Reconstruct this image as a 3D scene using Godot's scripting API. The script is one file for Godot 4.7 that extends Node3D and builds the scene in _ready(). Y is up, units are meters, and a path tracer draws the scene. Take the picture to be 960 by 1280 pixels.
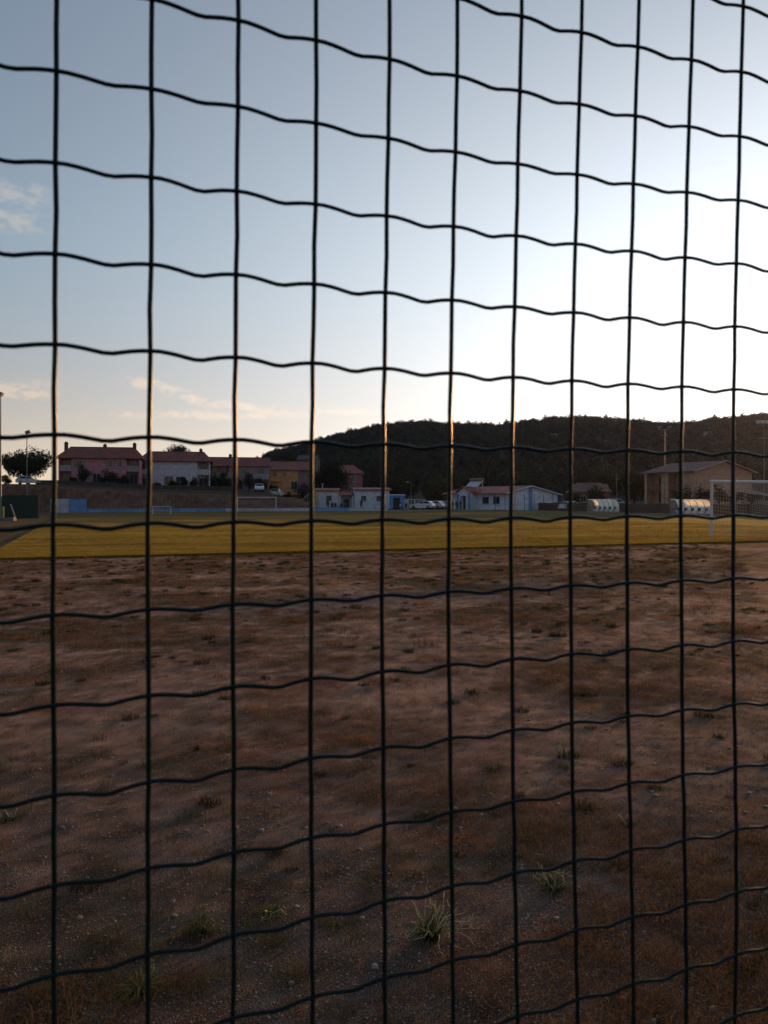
extends Node3D
# A football ground at sundown, seen through a wire mesh fence.
# World: camera at (0, 1.75, 0) looking along -Z. The pitch is turned 20 degrees: u runs along its end lines, v along its touchlines.

const EYE := 1.75
const TURN := 20.0
const FENCE_TURN := 22.51
const SUN_AZ := 37.0
const SUN_EL := 5.0

var taken := {}
var mats := {}
var bump := FastNoiseLite.new()
var rough_n := FastNoiseLite.new()
var wide := FastNoiseLite.new()
var ca := cos(deg_to_rad(TURN))
var sa := sin(deg_to_rad(TURN))


# ---------------------------------------------------------------- mesh builder
class MB:
	var v := PackedVector3Array()
	var n := PackedVector3Array()
	var c := PackedColorArray()
	var idx := PackedInt32Array()
	var col := Color(1, 1, 1)

	func add(p: Vector3, nn: Vector3) -> int:
		v.append(p); n.append(nn); c.append(col)
		return v.size() - 1

	func tri_i(a: int, b: int, d: int, hint: Vector3) -> void:
		if (v[d] - v[a]).cross(v[b] - v[a]).dot(hint) < 0.0:
			idx.append(a); idx.append(d); idx.append(b)
		else:
			idx.append(a); idx.append(b); idx.append(d)

	func tri(a: Vector3, b: Vector3, d: Vector3, hint: Vector3) -> void:
		var nn := (d - a).cross(b - a).normalized()
		if nn.dot(hint) < 0.0:
			nn = -nn
		var i := add(a, nn)
		add(b, nn); add(d, nn)
		tri_i(i, i + 1, i + 2, nn)

	func quad(a: Vector3, b: Vector3, d: Vector3, e: Vector3, hint: Vector3) -> void:
		var nn := (d - a).cross(b - a).normalized()
		if nn.dot(hint) < 0.0:
			nn = -nn
		var i := add(a, nn)
		add(b, nn); add(d, nn); add(e, nn)
		tri_i(i, i + 1, i + 2, nn)
		tri_i(i, i + 2, i + 3, nn)

	func box(at: Vector3, size: Vector3, b := Basis()) -> MB:
		var h := size * 0.5
		for ax in 3:
			for s in [-1.0, 1.0]:
				var nn := Vector3.ZERO
				nn[ax] = s
				var p := Vector3.ZERO
				var q := Vector3.ZERO
				p[(ax + 1) % 3] = h[(ax + 1) % 3]
				q[(ax + 2) % 3] = h[(ax + 2) % 3]
				var m := nn * h[ax]
				quad(at + b * (m - p - q), at + b * (m + p - q), at + b * (m + p + q), at + b * (m - p + q), b * nn)
		return self

	func span(x0: float, x1: float, y0: float, y1: float, z0: float, z1: float) -> MB:
		return box(Vector3(x0 + x1, y0 + y1, z0 + z1) * 0.5, Vector3(absf(x1 - x0), absf(y1 - y0), absf(z1 - z0)))

	func tube(pts: PackedVector3Array, radii: PackedFloat32Array, sides: int, caps := true) -> MB:
		var m := pts.size()
		var first := v.size()
		var side := Vector3.ZERO
		for i in m:
			var t := (pts[mini(i + 1, m - 1)] - pts[maxi(i - 1, 0)]).normalized()
			if i == 0:
				side = t.cross(Vector3.UP if absf(t.y) < 0.9 else Vector3.RIGHT).normalized()
			else:
				side = (side - t * side.dot(t)).normalized()
			var up := t.cross(side)
			var r := radii[mini(i, radii.size() - 1)]
			for k in sides:
				var a := TAU * k / sides
				var nn := side * cos(a) + up * sin(a)
				add(pts[i] + nn * r, nn)
		for i in m - 1:
			for k in sides:
				var a := first + i * sides + k
				var b := first + i * sides + (k + 1) % sides
				var h := n[a] + n[b]
				tri_i(a, b, b + sides, h)
				tri_i(a, b + sides, a + sides, h)
		if caps:
			for e in 2:
				var i := 0 if e == 0 else m - 1
				var t := (pts[0] - pts[1]) if e == 0 else (pts[m - 1] - pts[m - 2])
				var o := add(pts[i], t.normalized())
				for k in sides:
					tri_i(o, first + i * sides + k, first + i * sides + (k + 1) % sides, t)
		return self

	func bar(a: Vector3, b: Vector3, r0: float, r1 := -1.0, sides := 8) -> MB:
		return tube(PackedVector3Array([a, b]), PackedFloat32Array([r0, r1 if r1 > 0.0 else r0]), sides)

	func prism(poly: PackedVector2Array, z0: float, z1: float, xf := Transform3D()) -> MB:
		var tris := Geometry2D.triangulate_polygon(poly)
		for z in [z0, z1]:
			var s := signf(z - (z0 + z1) * 0.5)
			for i in range(0, tris.size(), 3):
				var a := poly[tris[i]]
				var b := poly[tris[i + 1]]
				var d := poly[tris[i + 2]]
				tri(xf * Vector3(a.x, a.y, z), xf * Vector3(b.x, b.y, z), xf * Vector3(d.x, d.y, z), xf.basis * Vector3(0, 0, s))
		var turn := -1.0 if Geometry2D.is_polygon_clockwise(poly) else 1.0
		for i in poly.size():
			var a := poly[i]
			var b := poly[(i + 1) % poly.size()]
			var e := b - a
			quad(xf * Vector3(a.x, a.y, z0), xf * Vector3(b.x, b.y, z0), xf * Vector3(b.x, b.y, z1), xf * Vector3(a.x, a.y, z1), xf.basis * (Vector3(e.y, -e.x, 0) * turn))
		return self

	func mesh() -> ArrayMesh:
		var a := []
		a.resize(Mesh.ARRAY_MAX)
		a[Mesh.ARRAY_VERTEX] = v
		a[Mesh.ARRAY_NORMAL] = n
		a[Mesh.ARRAY_COLOR] = c
		a[Mesh.ARRAY_INDEX] = idx
		var m := ArrayMesh.new()
		m.add_surface_from_arrays(Mesh.PRIMITIVE_TRIANGLES, a)
		return m


# ---------------------------------------------------------------- naming, tagging
func numbered(called: String) -> String:
	taken[called] = taken.get(called, -1) + 1
	return called if taken[called] == 0 else "%s_%03d" % [called, taken[called]]


func tag(o: Node3D, label: String, category: String, group := "", kind := "") -> Node3D:
	o.set_meta("label", label)
	o.set_meta("category", category)
	if group: o.set_meta("group", group)
	if kind: o.set_meta("kind", kind)
	return o


func thing(called: String, label: String, category: String, at := Vector3.ZERO, turn := 0.0, group := "") -> Node3D:
	var o := Node3D.new()
	o.name = numbered(called)
	add_child(o)
	o.position = at
	o.rotation.y = deg_to_rad(turn)
	tag(o, label, category, group)
	return o


func obj(called: String, m: Variant, mat: Material, parent: Node = null) -> MeshInstance3D:
	var o := MeshInstance3D.new()
	o.mesh = m.mesh() if m is MB else m
	o.material_override = mat
	if parent == null:
		o.name = numbered(called)
		add_child(o)
	else:
		var k := 0
		var nm := called
		while parent.has_node(nm):
			k += 1
			nm = "%s_%03d" % [called, k]
		o.name = nm
		parent.add_child(o, true)
	return o


func dup(o: Node3D, at: Vector3, turn: float, label: String) -> Node3D:
	var r: Node3D = o.duplicate()
	r.name = numbered(String(o.name))
	add_child(r)
	r.position = at
	r.rotation.y = deg_to_rad(turn)
	r.set_meta("label", label)
	return r


func at_uv(u: float, v: float, y := 0.0) -> Vector3:
	return Vector3(u * ca - v * sa, y, -(u * sa + v * ca))


func uv_of(x: float, z: float) -> Vector2:
	return Vector2(x * ca - z * sa, -x * sa - z * ca)


# ---------------------------------------------------------------- materials (colours are linear base colours)
func noise_tex(freq: float, size: int, lo: float, hi: float, sd := 1, kind := FastNoiseLite.TYPE_SIMPLEX_SMOOTH, oct := 4) -> NoiseTexture2D:
	var key := "tex%s_%s_%s_%s_%s_%s_%s" % [freq, size, lo, hi, sd, kind, oct]
	if mats.has(key):
		return mats[key]
	var f := FastNoiseLite.new()
	f.seed = sd
	f.noise_type = kind
	f.frequency = freq
	f.fractal_octaves = oct
	var t := NoiseTexture2D.new()
	t.width = size
	t.height = size
	t.seamless = true
	t.noise = f
	var g := Gradient.new()
	g.colors = PackedColorArray([Color(lo, lo, lo), Color(hi, hi, hi)])
	g.offsets = PackedFloat32Array([0.15, 0.85])
	t.color_ramp = g
	mats[key] = t
	return t


func plain(r: float, g: float, b: float, rough := 0.8, metal := 0.0) -> StandardMaterial3D:
	var key := "p%s_%s_%s_%s_%s" % [r, g, b, rough, metal]
	if not mats.has(key):
		var m := StandardMaterial3D.new()
		m.albedo_color = Color(r, g, b).linear_to_srgb()
		m.roughness = rough
		m.metallic = metal
		if rough >= 0.7: m.metallic_specular = 0.2
		mats[key] = m
	return mats[key]


func noisy(r: float, g: float, b: float, rough := 0.85, scale := 0.45, lo := 0.86) -> StandardMaterial3D:
	var key := "n%s_%s_%s_%s_%s_%s" % [r, g, b, rough, scale, lo]
	if not mats.has(key):
		var m := StandardMaterial3D.new()
		var k := 1.0 / (0.5 + 0.5 * lo * lo)
		m.albedo_color = Color(minf(r * k, 1), minf(g * k, 1), minf(b * k, 1)).linear_to_srgb()
		m.roughness = rough
		m.metallic_specular = 0.2
		m.albedo_texture = noise_tex(0.012, 256, lo, 1.0, 5)
		m.uv1_triplanar = true
		m.uv1_world_triplanar = true
		m.uv1_scale = Vector3.ONE * scale
		mats[key] = m
	return mats[key]


func leafy(r: float, g: float, b: float, back := 0.5) -> StandardMaterial3D:
	var key := "l%s_%s_%s" % [r, g, b]
	if not mats.has(key):
		var m := StandardMaterial3D.new()
		m.albedo_color = Color(r, g, b).linear_to_srgb()
		m.vertex_color_use_as_albedo = true
		m.roughness = 0.8
		m.metallic_specular = 0.15
		m.cull_mode = BaseMaterial3D.CULL_DISABLED
		m.backlight_enabled = true
		m.backlight = Color(r * back, g * back, b * back * 0.6).linear_to_srgb()
		mats[key] = m
	return mats[key]


func tinted(rough := 0.9) -> StandardMaterial3D:
	var key := "tinted%s" % rough
	if not mats.has(key):
		var m := StandardMaterial3D.new()
		m.vertex_color_use_as_albedo = true
		m.roughness = rough
		mats[key] = m
	return mats[key]


func glass_dark() -> StandardMaterial3D:
	return plain(0.012, 0.014, 0.018, 0.12)


func roof_tiles(r: float, g: float, b: float) -> StandardMaterial3D:
	var key := "roof%s_%s_%s" % [r, g, b]
	if not mats.has(key):
		var m := StandardMaterial3D.new()
		var im := Image.create_empty(256, 256, false, Image.FORMAT_RGB8)
		var rng := RandomNumberGenerator.new()
		rng.seed = 11
		for ty in 16:
			for tx in 16:
				var t := rng.randf_range(0.62, 1.0)
				for y in 16:
					for x in 16:
						var k := t * (0.8 + 0.2 * sin(PI * (x + 0.5) / 16.0))
						im.set_pixel(tx * 16 + x, ty * 16 + y, Color(k, k * rng.randf_range(0.93, 1.0), k * 0.97))
		m.albedo_texture = ImageTexture.create_from_image(im)
		m.albedo_color = Color(r * 1.6, g * 1.6, b * 1.6).linear_to_srgb()
		m.roughness = 0.9
		m.uv1_triplanar = true
		m.uv1_scale = Vector3.ONE * 0.25
		mats[key] = m
	return mats[key]


# ---------------------------------------------------------------- sky
func sky_color(d: Vector3, sun: Vector3, az: float, el: float, cn: FastNoiseLite) -> Vector3:
	var gam := rad_to_deg(acos(clampf(d.dot(sun), -1, 1)))
	var e := maxf(el, 0.0)
	var h := exp(-e / 6.0) * (0.45 + 0.7 * exp(-gam / 45.0))
	var dz := wrapf(az - SUN_AZ, -180.0, 180.0) * cos(deg_to_rad(e))
	var g := exp(-pow(sqrt(dz * dz * 0.36 + (e - SUN_EL) * (e - SUN_EL)) / 22.0, 1.7))      # the evening glow lies flat along the horizon
	var core := 5.0 * exp(-gam * gam / 32.0)
	var c := Vector3(0.118, 0.182, 0.270) + Vector3(1.20, 0.74, 0.149) * h + Vector3(1.50, 1.505, 1.508) * g + Vector3(1.0, 0.82, 0.55) * core
	c += Vector3(0.02, 0.06, 0.08) * exp(-pow((e - 14.0) / 9.0, 2.0))
	# thin evening cloud: az centre, el centre, half width az, half height el, rise per degree, amount
	var a := 0.0
	for s in [[-25.2, 19.0, 1.6, 0.55, -0.15, 0.62], [-25.0, 17.5, 1.9, 0.55, -0.05, 0.66], [-23.2, 19.2, 0.8, 0.4, -0.2, 0.5], [-16.6, 7.85, 1.4, 0.34, -0.16, 1.0], [-14.2, 7.25, 2.6, 0.30, -0.22, 1.0], [-10.2, 6.5, 3.2, 0.28, -0.08, 0.9], [-12.0, 5.85, 6.0, 0.24, 0.02, 0.8], [-25.2, 7.0, 2.8, 0.5, -0.03, 0.9], [-23.0, 7.6, 1.5, 0.3, 0.1, 0.4], [-4.0, 6.2, 5.0, 0.2, 0.04, 0.6], [-28, 11.0, 2.6, 0.35, 0.02, 0.5], [-40, 8.0, 8.0, 0.6, 0.02, 0.5], [-55, 15.0, 6.0, 0.7, 0.03, 0.5], [-80, 10.0, 9.0, 0.8, 0.0, 0.5], [-120, 9.0, 12.0, 0.9, 0.0, 0.5], [150, 8.0, 12.0, 0.9, 0.0, 0.5], [95, 9.0, 9.0, 0.7, 0.02, 0.5]]:
		var dx: float = (az - s[0]) / s[2]
		if absf(dx) < 2.4:
			var dy: float = (el - s[1] - s[4] * (az - s[0])) / s[3]
			if absf(dy) < 3.0:
				var k := cn.get_noise_2d(az * 14.0, el * 40.0) * 1.5 + cn.get_noise_2d(az * 50.0 + 200.0, el * 110.0) * 1.1
				a = maxf(a, s[5] * clampf(exp(-dx * dx - dy * dy) * 1.1 + k * 1.0 * exp(-(dx * dx + dy * dy) * 0.5) - 0.12, 0.0, 1.0))
	if a > 0.0:
		var low := smoothstep(13.0, 8.0, e)
		var lit := (Vector3(0.40, 0.36, 0.30) + c * 0.42).lerp(c * 0.94 + Vector3(0.25, 0.14, 0.05), low)
		c = c.lerp(lit, a)
	return c


func make_sky() -> Sky:
	var w := 4096
	var h := 2048
	var data := PackedFloat32Array()
	data.resize(w * h * 4)
	var cn := FastNoiseLite.new()
	cn.seed = 4
	cn.frequency = 0.03
	cn.fractal_octaves = 4
	var s_az := deg_to_rad(SUN_AZ)
	var s_el := deg_to_rad(SUN_EL)
	var sun := Vector3(sin(s_az) * cos(s_el), sin(s_el), -cos(s_az) * cos(s_el))
	for y in h:
		var el := 90.0 - 180.0 * (y + 0.5) / h
		var ce := cos(deg_to_rad(el))
		var se := sin(deg_to_rad(el))
		var i := y * w * 4
		if el < -1.0:
			for x in w:
				data[i] = 0.10; data[i + 1] = 0.09; data[i + 2] = 0.08; data[i + 3] = 1.0
				i += 4
			continue
		var x := 0
		while x < w:
			var fine := el < 33.0 and (x < w / 8 or x >= w - w / 8)      # the part of the sky where thin cloud shows
			var step := 1 if fine else 8
			var az := wrapf(360.0 * (x + 0.5 * step) / w, -180.0, 180.0)      # the picture's left edge is -Z
			var r := deg_to_rad(az)
			var c := sky_color(Vector3(sin(r) * ce, se, -cos(r) * ce), sun, az, el, cn)
			for k in step:
				data[i] = c.x; data[i + 1] = c.y; data[i + 2] = c.z; data[i + 3] = 1.0
				i += 4
			x += step
	var im := Image.create_from_data(w, h, false, Image.FORMAT_RGBAF, data.to_byte_array())
	var pm := PanoramaSkyMaterial.new()
	pm.panorama = ImageTexture.create_from_image(im)
	var sky := Sky.new()
	sky.sky_material = pm
	return sky


# ---------------------------------------------------------------- terrain
func lip_height(u: float) -> float:
	if u < -11.0: return 3.75
	if u < 8.0: return remap(u, -11.0, 8.0, 3.75, 2.8)
	if u < 28.5: return remap(u, 8.0, 28.5, 2.8, 2.0)
	return lerpf(2.0, 0.0, smoothstep(28.5, 33.5, u))


func terrace_height(u: float) -> float:
	if u < -5.0: return 4.3
	if u < 9.0: return remap(u, -5.0, 9.0, 4.3, 3.6)
	if u < 56.0: return remap(u, 9.0, 56.0, 3.6, 2.8)
	return lerpf(2.8, 0.6, smoothstep(56.0, 80.0, u))


func height_at(u: float, v: float) -> float:
	var toe := 114.0
	var h := 0.0
	if v > toe:
		var lip := lip_height(u) * smoothstep(toe, toe + 4.0, v)
		var ter := terrace_height(u)
		var v1 := lerpf(150.0, 172.0, smoothstep(29.0, 37.0, u))
		var v0 := lerpf(120.0, 149.0, smoothstep(29.0, 37.0, u))
		h = lerpf(lip, ter, smoothstep(v0, v1, v))
		h = lerpf(h, 1.0, smoothstep(190.0, 320.0, v))
	if u > 69.0:
		h = maxf(h, 0.9 * smoothstep(69.0, 78.0, u) * smoothstep(-10.0, 20.0, v))
	if u > 69.5 and v < 84.0:
		h = maxf(h, 2.6 * smoothstep(69.5, 75.0, u) * (1.0 - smoothstep(66.0, 84.0, v)) * smoothstep(-10.0, 20.0, v))
	if u < -9.0 and v > 70.0 and v <= toe + 4.0:
		h = maxf(h, 3.4 * smoothstep(-14.0, -22.0, u) * smoothstep(80.0, 100.0, v))
	return h


func grid_lines(stops: Array) -> PackedFloat32Array:   # [from, to, step] spans laid end to end
	var out := PackedFloat32Array()
	for s in stops:
		var count := int(ceil((s[1] - s[0]) / s[2]))
		for k in count:
			out.append(lerpf(s[0], s[1], float(k) / count))
	out.append(stops[-1][1])
	return out


func dirt_tint(u: float, v: float) -> Color:
	var c := Vector3(0.225, 0.152, 0.122).lerp(Vector3(0.53, 0.325, 0.235), smoothstep(2.8, 8.0, v + 2.0 * wide.get_noise_2d(u * 4.0, v * 4.0)))      # bare granitic sand, with the dimmer foreground light painted in towards the fence
	var worn := smoothstep(9.0, 24.0, v)                                                                                                              # more growth away from the fence
	var grass := smoothstep(-0.02, 0.22, 0.8 * wide.get_noise_2d(u * 5.0, v * 7.0) + 0.6 * rough_n.get_noise_2d(u * 12.0, v * 22.0) + 0.08 * worn)
	var olive := smoothstep(0.02, 0.36, wide.get_noise_2d(u * 4.0 + 90.0, v * 9.0 + 40.0) + 0.6 * rough_n.get_noise_2d(u * 26.0, v * 44.0) + 0.10 * worn)
	var pale := smoothstep(0.10, 0.40, bump.get_noise_2d(u * 8.0 + 55.0, v * 16.0))
	c = c.lerp(Vector3(0.27, 0.130, 0.080), grass * 0.62)                   # dead grass mat
	c = c.lerp(Vector3(0.150, 0.108, 0.066), olive * 0.52)                   # moss and humus
	c *= 1.0 + 0.22 * pale * (1.0 - olive)
	c *= 1.0 + 0.55 * bump.get_noise_2d(u * 60.0, v * 60.0) + 0.35 * rough_n.get_noise_2d(u * 50.0, v * 110.0)
	if u < -3.0 and v > 26.0:
		c = c.lerp(Vector3(0.22, 0.165, 0.080), 0.8)
	if v > 112.0:
		c = c.lerp(Vector3(0.27, 0.150, 0.115), 0.75)
		if v > 118.5:
			c = c.lerp(Vector3(0.10, 0.085, 0.055), 0.8)
		else:
			c *= 1.0 + 0.5 * rough_n.get_noise_2d(u * 14.0, v * 40.0)
	return Color(c.x, c.y, c.z)


func relief(u: float, v: float) -> float:
	var near := 1.0 - smoothstep(20.0, 60.0, v)
	return near * (0.012 * wide.get_noise_2d(u * 9.0, v * 9.0) + 0.008 * rough_n.get_noise_2d(u * 30.0, v * 30.0) + 0.007 * bump.get_noise_2d(u * 110.0, v * 110.0))


func ground_y(u: float, v: float) -> float:
	var h := height_at(u, v) + relief(u, v)
	if v > 26.0 and v < 110.8 and u > -2.4 and u < 61.6:
		h -= 0.06
	return h


func make_ground() -> void:
	var us := grid_lines([[-460.0, -300.0, 80.0], [-300.0, -60.0, 12.0], [-60.0, -12.0, 1.2], [-12.0, -3.0, 0.3], [-3.0, 8.0, 0.06], [8.0, 20.0, 0.16], [20.0, 45.0, 0.5], [45.0, 90.0, 1.0], [90.0, 300.0, 14.0], [300.0, 900.0, 100.0]])
	var vs := grid_lines([[-40.0, -4.0, 3.0], [-4.0, 1.8, 0.3], [1.8, 6.0, 0.045], [6.0, 13.0, 0.10], [13.0, 26.4, 0.25], [26.4, 110.0, 3.0], [110.0, 122.0, 0.4], [122.0, 200.0, 2.0], [200.0, 400.0, 20.0], [400.0, 1000.0, 100.0]])
	var mb := MB.new()
	var nu := us.size()
	var rng := RandomNumberGenerator.new()
	rng.seed = 6
	for v in vs:
		for u in us:
			var k := 1.0 + 0.30 * (rng.randf() + rng.randf() - 1.0)
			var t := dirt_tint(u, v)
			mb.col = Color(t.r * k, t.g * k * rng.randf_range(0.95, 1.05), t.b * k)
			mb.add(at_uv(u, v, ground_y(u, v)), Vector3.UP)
	for j in vs.size() - 1:
		for i in nu - 1:
			var a := j * nu + i
			mb.tri_i(a, a + 1, a + nu + 1, Vector3.UP)
			mb.tri_i(a, a + nu + 1, a + nu, Vector3.UP)
	for j in vs.size():                                                     # smooth normals from the grid's neighbours
		for i in nu:
			var du := mb.v[j * nu + mini(i + 1, nu - 1)] - mb.v[j * nu + maxi(i - 1, 0)]
			var dv := mb.v[mini(j + 1, vs.size() - 1) * nu + i] - mb.v[maxi(j - 1, 0) * nu + i]
			var nn := du.cross(dv).normalized()
			mb.n[j * nu + i] = nn if nn.y > 0 else -nn
	var m := StandardMaterial3D.new()
	m.vertex_color_use_as_albedo = true
	m.albedo_texture = noise_tex(0.20, 1024, 0.38, 1.0, 3, FastNoiseLite.TYPE_SIMPLEX, 3)
	m.roughness = 1.0
	m.metallic_specular = 0.08
	m.uv1_triplanar = true
	m.uv1_world_triplanar = true
	m.uv1_scale = Vector3.ONE * 0.55
	m.heightmap_enabled = true
	m.heightmap_texture = noise_tex(0.20, 1024, 0.0, 1.0, 3, FastNoiseLite.TYPE_SIMPLEX, 3)
	m.heightmap_scale = 0.45
	var o := obj("ground", mb, m)
	tag(o, "bare brown sandy ground with dead grass between fence and pitch", "ground", "", "structure")


func make_pitch() -> void:
	var mb := MB.new()
	var us := grid_lines([[-3.0, 62.0, 0.8]])
	var vs := grid_lines([[25.5, 36.0, 0.35], [36.0, 60.0, 0.8], [60.0, 111.5, 2.0]])
	var nu := us.size()
	for v in vs:
		for u in us:
			var s := 0.5 + 0.5 * rough_n.get_noise_2d(u * 1.3, v * 11.0)
			var w := smoothstep(-0.3, 0.3, wide.get_noise_2d(u * 1.5, v * 3.0))
			var dry := clampf(0.70 + 0.35 * (w - 0.5) + 0.9 * (s - 0.5) - 0.85 * smoothstep(50.0, 72.0, v + 8.0 * wide.get_noise_2d(u * 2.0, v * 2.0)), 0.0, 1.0)  # yellower and brighter at the near end, greener and darker beyond
			var c := Vector3(0.19, 0.145, 0.058).lerp(Vector3(0.68, 0.392, 0.062), dry) * (0.74 + 0.52 * s)
			mb.col = Color(c.x, c.y, c.z)
			var edge := 0.04 * bump.get_noise_2d(u * 30.0, 3.0) if v < 25.6 else 0.0
			mb.add(at_uv(u, v + edge, 0.05 + 0.012 * rough_n.get_noise_2d(u * 8.0, v * 8.0)), Vector3.UP)
	for j in vs.size() - 1:
		for i in nu - 1:
			var a := j * nu + i
			mb.tri_i(a, a + 1, a + nu + 1, Vector3.UP)
			mb.tri_i(a, a + nu + 1, a + nu, Vector3.UP)
	mb.col = Color(0.03, 0.022, 0.014)
	for i in nu - 1:
		var a := mb.v[i]
		var b := mb.v[i + 1]
		mb.quad(a, b, b - Vector3(0, 0.16, 0), a - Vector3(0, 0.16, 0), Vector3(0, 0, 1))
	var m := StandardMaterial3D.new()
	m.vertex_color_use_as_albedo = true
	m.albedo_texture = noise_tex(0.05, 512, 0.7, 1.0, 8)
	m.roughness = 1.0
	m.metallic_specular = 0.05
	m.uv1_triplanar = true
	m.uv1_world_triplanar = true
	m.uv1_scale = Vector3(0.4, 0.4, 1.6)
	tag(obj("football_pitch", mb, m), "dry yellow-green grass football pitch between dirt strip and clubhouse", "football pitch", "", "structure")


const RIDGE := [[-200, 640], [60, 640], [240, 612], [300, 585], [325, 574], [345, 565], [372, 559], [400, 552], [440, 541], [470, 534], [490, 531], [530, 529], [560, 531], [620, 533], [660, 528], [690, 525], [735, 524], [770, 526], [800, 529], [835, 532], [860, 531], [880, 527], [905, 525], [935, 522], [960, 520], [1000, 520], [1060, 546], [1130, 572], [1300, 592], [1600, 604], [2400, 640]]


func ridge_tan(x: float, z: float) -> float:      # the tangent of the skyline's elevation, by bearing
	var px := 480.0 + 1004.0 * x / maxf(-z, 1.0)
	var k := 0
	while k < RIDGE.size() - 2 and px > RIDGE[k + 1][0]:
		k += 1
	var t := clampf((px - RIDGE[k][0]) / float(RIDGE[k + 1][0] - RIDGE[k][0]), 0.0, 1.0)
	var y := lerpf(RIDGE[k][1], RIDGE[k + 1][1], t)
	return (624.0 - y) / sqrt(1004.0 * 1004.0 + (px - 480.0) * (px - 480.0))


func hill_y(x: float, z: float) -> float:
	var r := sqrt(x * x + z * z)
	var top := 640.0 + 40.0 * wide.get_noise_2d(x * 0.05, z * 0.05)
	var peak := maxf(ridge_tan(x, z) * top + EYE - 5.2, -3.0)
	var s := smoothstep(215.0, top, r)
	s = lerpf(s, clampf((r - 215.0) / (top - 215.0), 0.0, 1.0), 0.5)
	var h := peak * s
	if r > top:
		h = peak * (1.0 - 0.8 * smoothstep(top, top + 350.0, r))
	return h + 4.0 * wide.get_noise_2d(x * 0.25 + 70.0, z * 0.25) * smoothstep(230.0, 330.0, r) * smoothstep(top, top - 160.0, r) - 2.5 * (1.0 - smoothstep(215.0, 235.0, r))


const HILL_HOUSES := [[96.0, -462.0], [112.0, -420.0], [176.0, -437.0]]


func make_hill() -> void:
	var mb := MB.new()
	var xs := grid_lines([[-420.0, -200.0, 20.0], [-200.0, 420.0, 8.0], [420.0, 900.0, 20.0]])
	var zs := grid_lines([[-1000.0, -720.0, 20.0], [-720.0, -190.0, 8.0]])
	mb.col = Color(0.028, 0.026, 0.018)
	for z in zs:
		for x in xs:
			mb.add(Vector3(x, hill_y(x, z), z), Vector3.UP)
	var nx := xs.size()
	for j in zs.size() - 1:
		for i in nx - 1:
			var a := j * nx + i
			mb.tri_i(a, a + 1, a + nx + 1, Vector3.UP)
			mb.tri_i(a, a + nx + 1, a + nx, Vector3.UP)
	for j in zs.size():
		for i in nx:
			var dx := mb.v[j * nx + mini(i + 1, nx - 1)] - mb.v[j * nx + maxi(i - 1, 0)]
			var dz := mb.v[mini(j + 1, zs.size() - 1) * nx + i] - mb.v[maxi(j - 1, 0) * nx + i]
			var nn := dx.cross(dz).normalized()
			mb.n[j * nx + i] = nn if nn.y > 0 else -nn
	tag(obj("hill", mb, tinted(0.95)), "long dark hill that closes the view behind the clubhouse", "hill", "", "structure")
	# its wood, as instanced crowns
	var rng := RandomNumberGenerator.new()
	rng.seed = 77
	var where := [[], [], []]
	var made := 0
	for t in 60000:
		var x := rng.randf_range(-230.0, 520.0)
		var z := rng.randf_range(-760.0, -215.0)
		var px := 480.0 + 1004.0 * x / -z
		if px < 250.0 or px > 1230.0:
			continue
		var r := sqrt(x * x + z * z)
		if r < 232.0 or r > 720.0 or ridge_tan(x, z) < 0.012:
			continue
		if wide.get_noise_2d(x * 0.6 + 300.0, z * 0.6) > 0.42 and r < 560.0:
			continue
		var open := false
		for q in HILL_HOUSES:      # a cut clearing below each house
			var away := Vector2(q[0], q[1]).normalized()
			var d := Vector2(x, z) - Vector2(q[0], q[1])
			if d.dot(away) < 6.0 and d.dot(away) > -26.0 and absf(d.cross(away)) < 6.5:
				open = true
		if open:
			continue
		var s := rng.randf_range(0.62, 1.2) * (1.0 if r < 600 else 1.1)
		var b := Basis(Vector3.UP, rng.randf() * TAU).scaled(Vector3(s * rng.randf_range(0.85, 1.25), s * rng.randf_range(0.8, 1.25), s))
		where[rng.randi() % 3].append([Transform3D(b, Vector3(x, hill_y(x, z) - 0.3, z)), rng.randf_range(0.6, 1.35)])
		made += 1
		if made > 9500:
			break
	for k in 3:
		var cm := MB.new()
		var r2 := RandomNumberGenerator.new()
		r2.seed = 100 + k
		var lumps := []
		for q in 7:
			lumps.append([Vector3(r2.randf_range(-1.7, 1.7), r2.randf_range(2.4, 5.2), r2.randf_range(-1.7, 1.7)), r2.randf_range(1.2, 2.0)])
		for L in lumps:
			for q in 70:
				leaf(cm, r2, L[0], L[1], 0.62, 0.75)
		cm.col = Color(0.5, 0.42, 0.34)
		cm.bar(Vector3(0, -1, 0), Vector3(0, 3.4, 0), 0.22, 0.1, 5)
		var mm := MultiMesh.new()
		mm.transform_format = MultiMesh.TRANSFORM_3D
		mm.use_colors = true
		mm.mesh = cm.mesh()
		mm.instance_count = where[k].size()
		for i in where[k].size():
			mm.set_instance_transform(i, where[k][i][0])
			var g: float = where[k][i][1]
			mm.set_instance_color(i, Color(g, g * 0.97, g * 0.92))
		var o := MultiMeshInstance3D.new()
		o.multimesh = mm
		o.material_override = leafy(0.040, 0.043, 0.024, 0.25)
		o.name = numbered("hillside_wood")
		add_child(o)
		tag(o, ["dense dark evergreen oak wood covering the whole hill", "darker scrub oaks mixed through the wood on the hill", "rounded low trees scattered through the wood on the hill"][k], "wood", "", "stuff")


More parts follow.
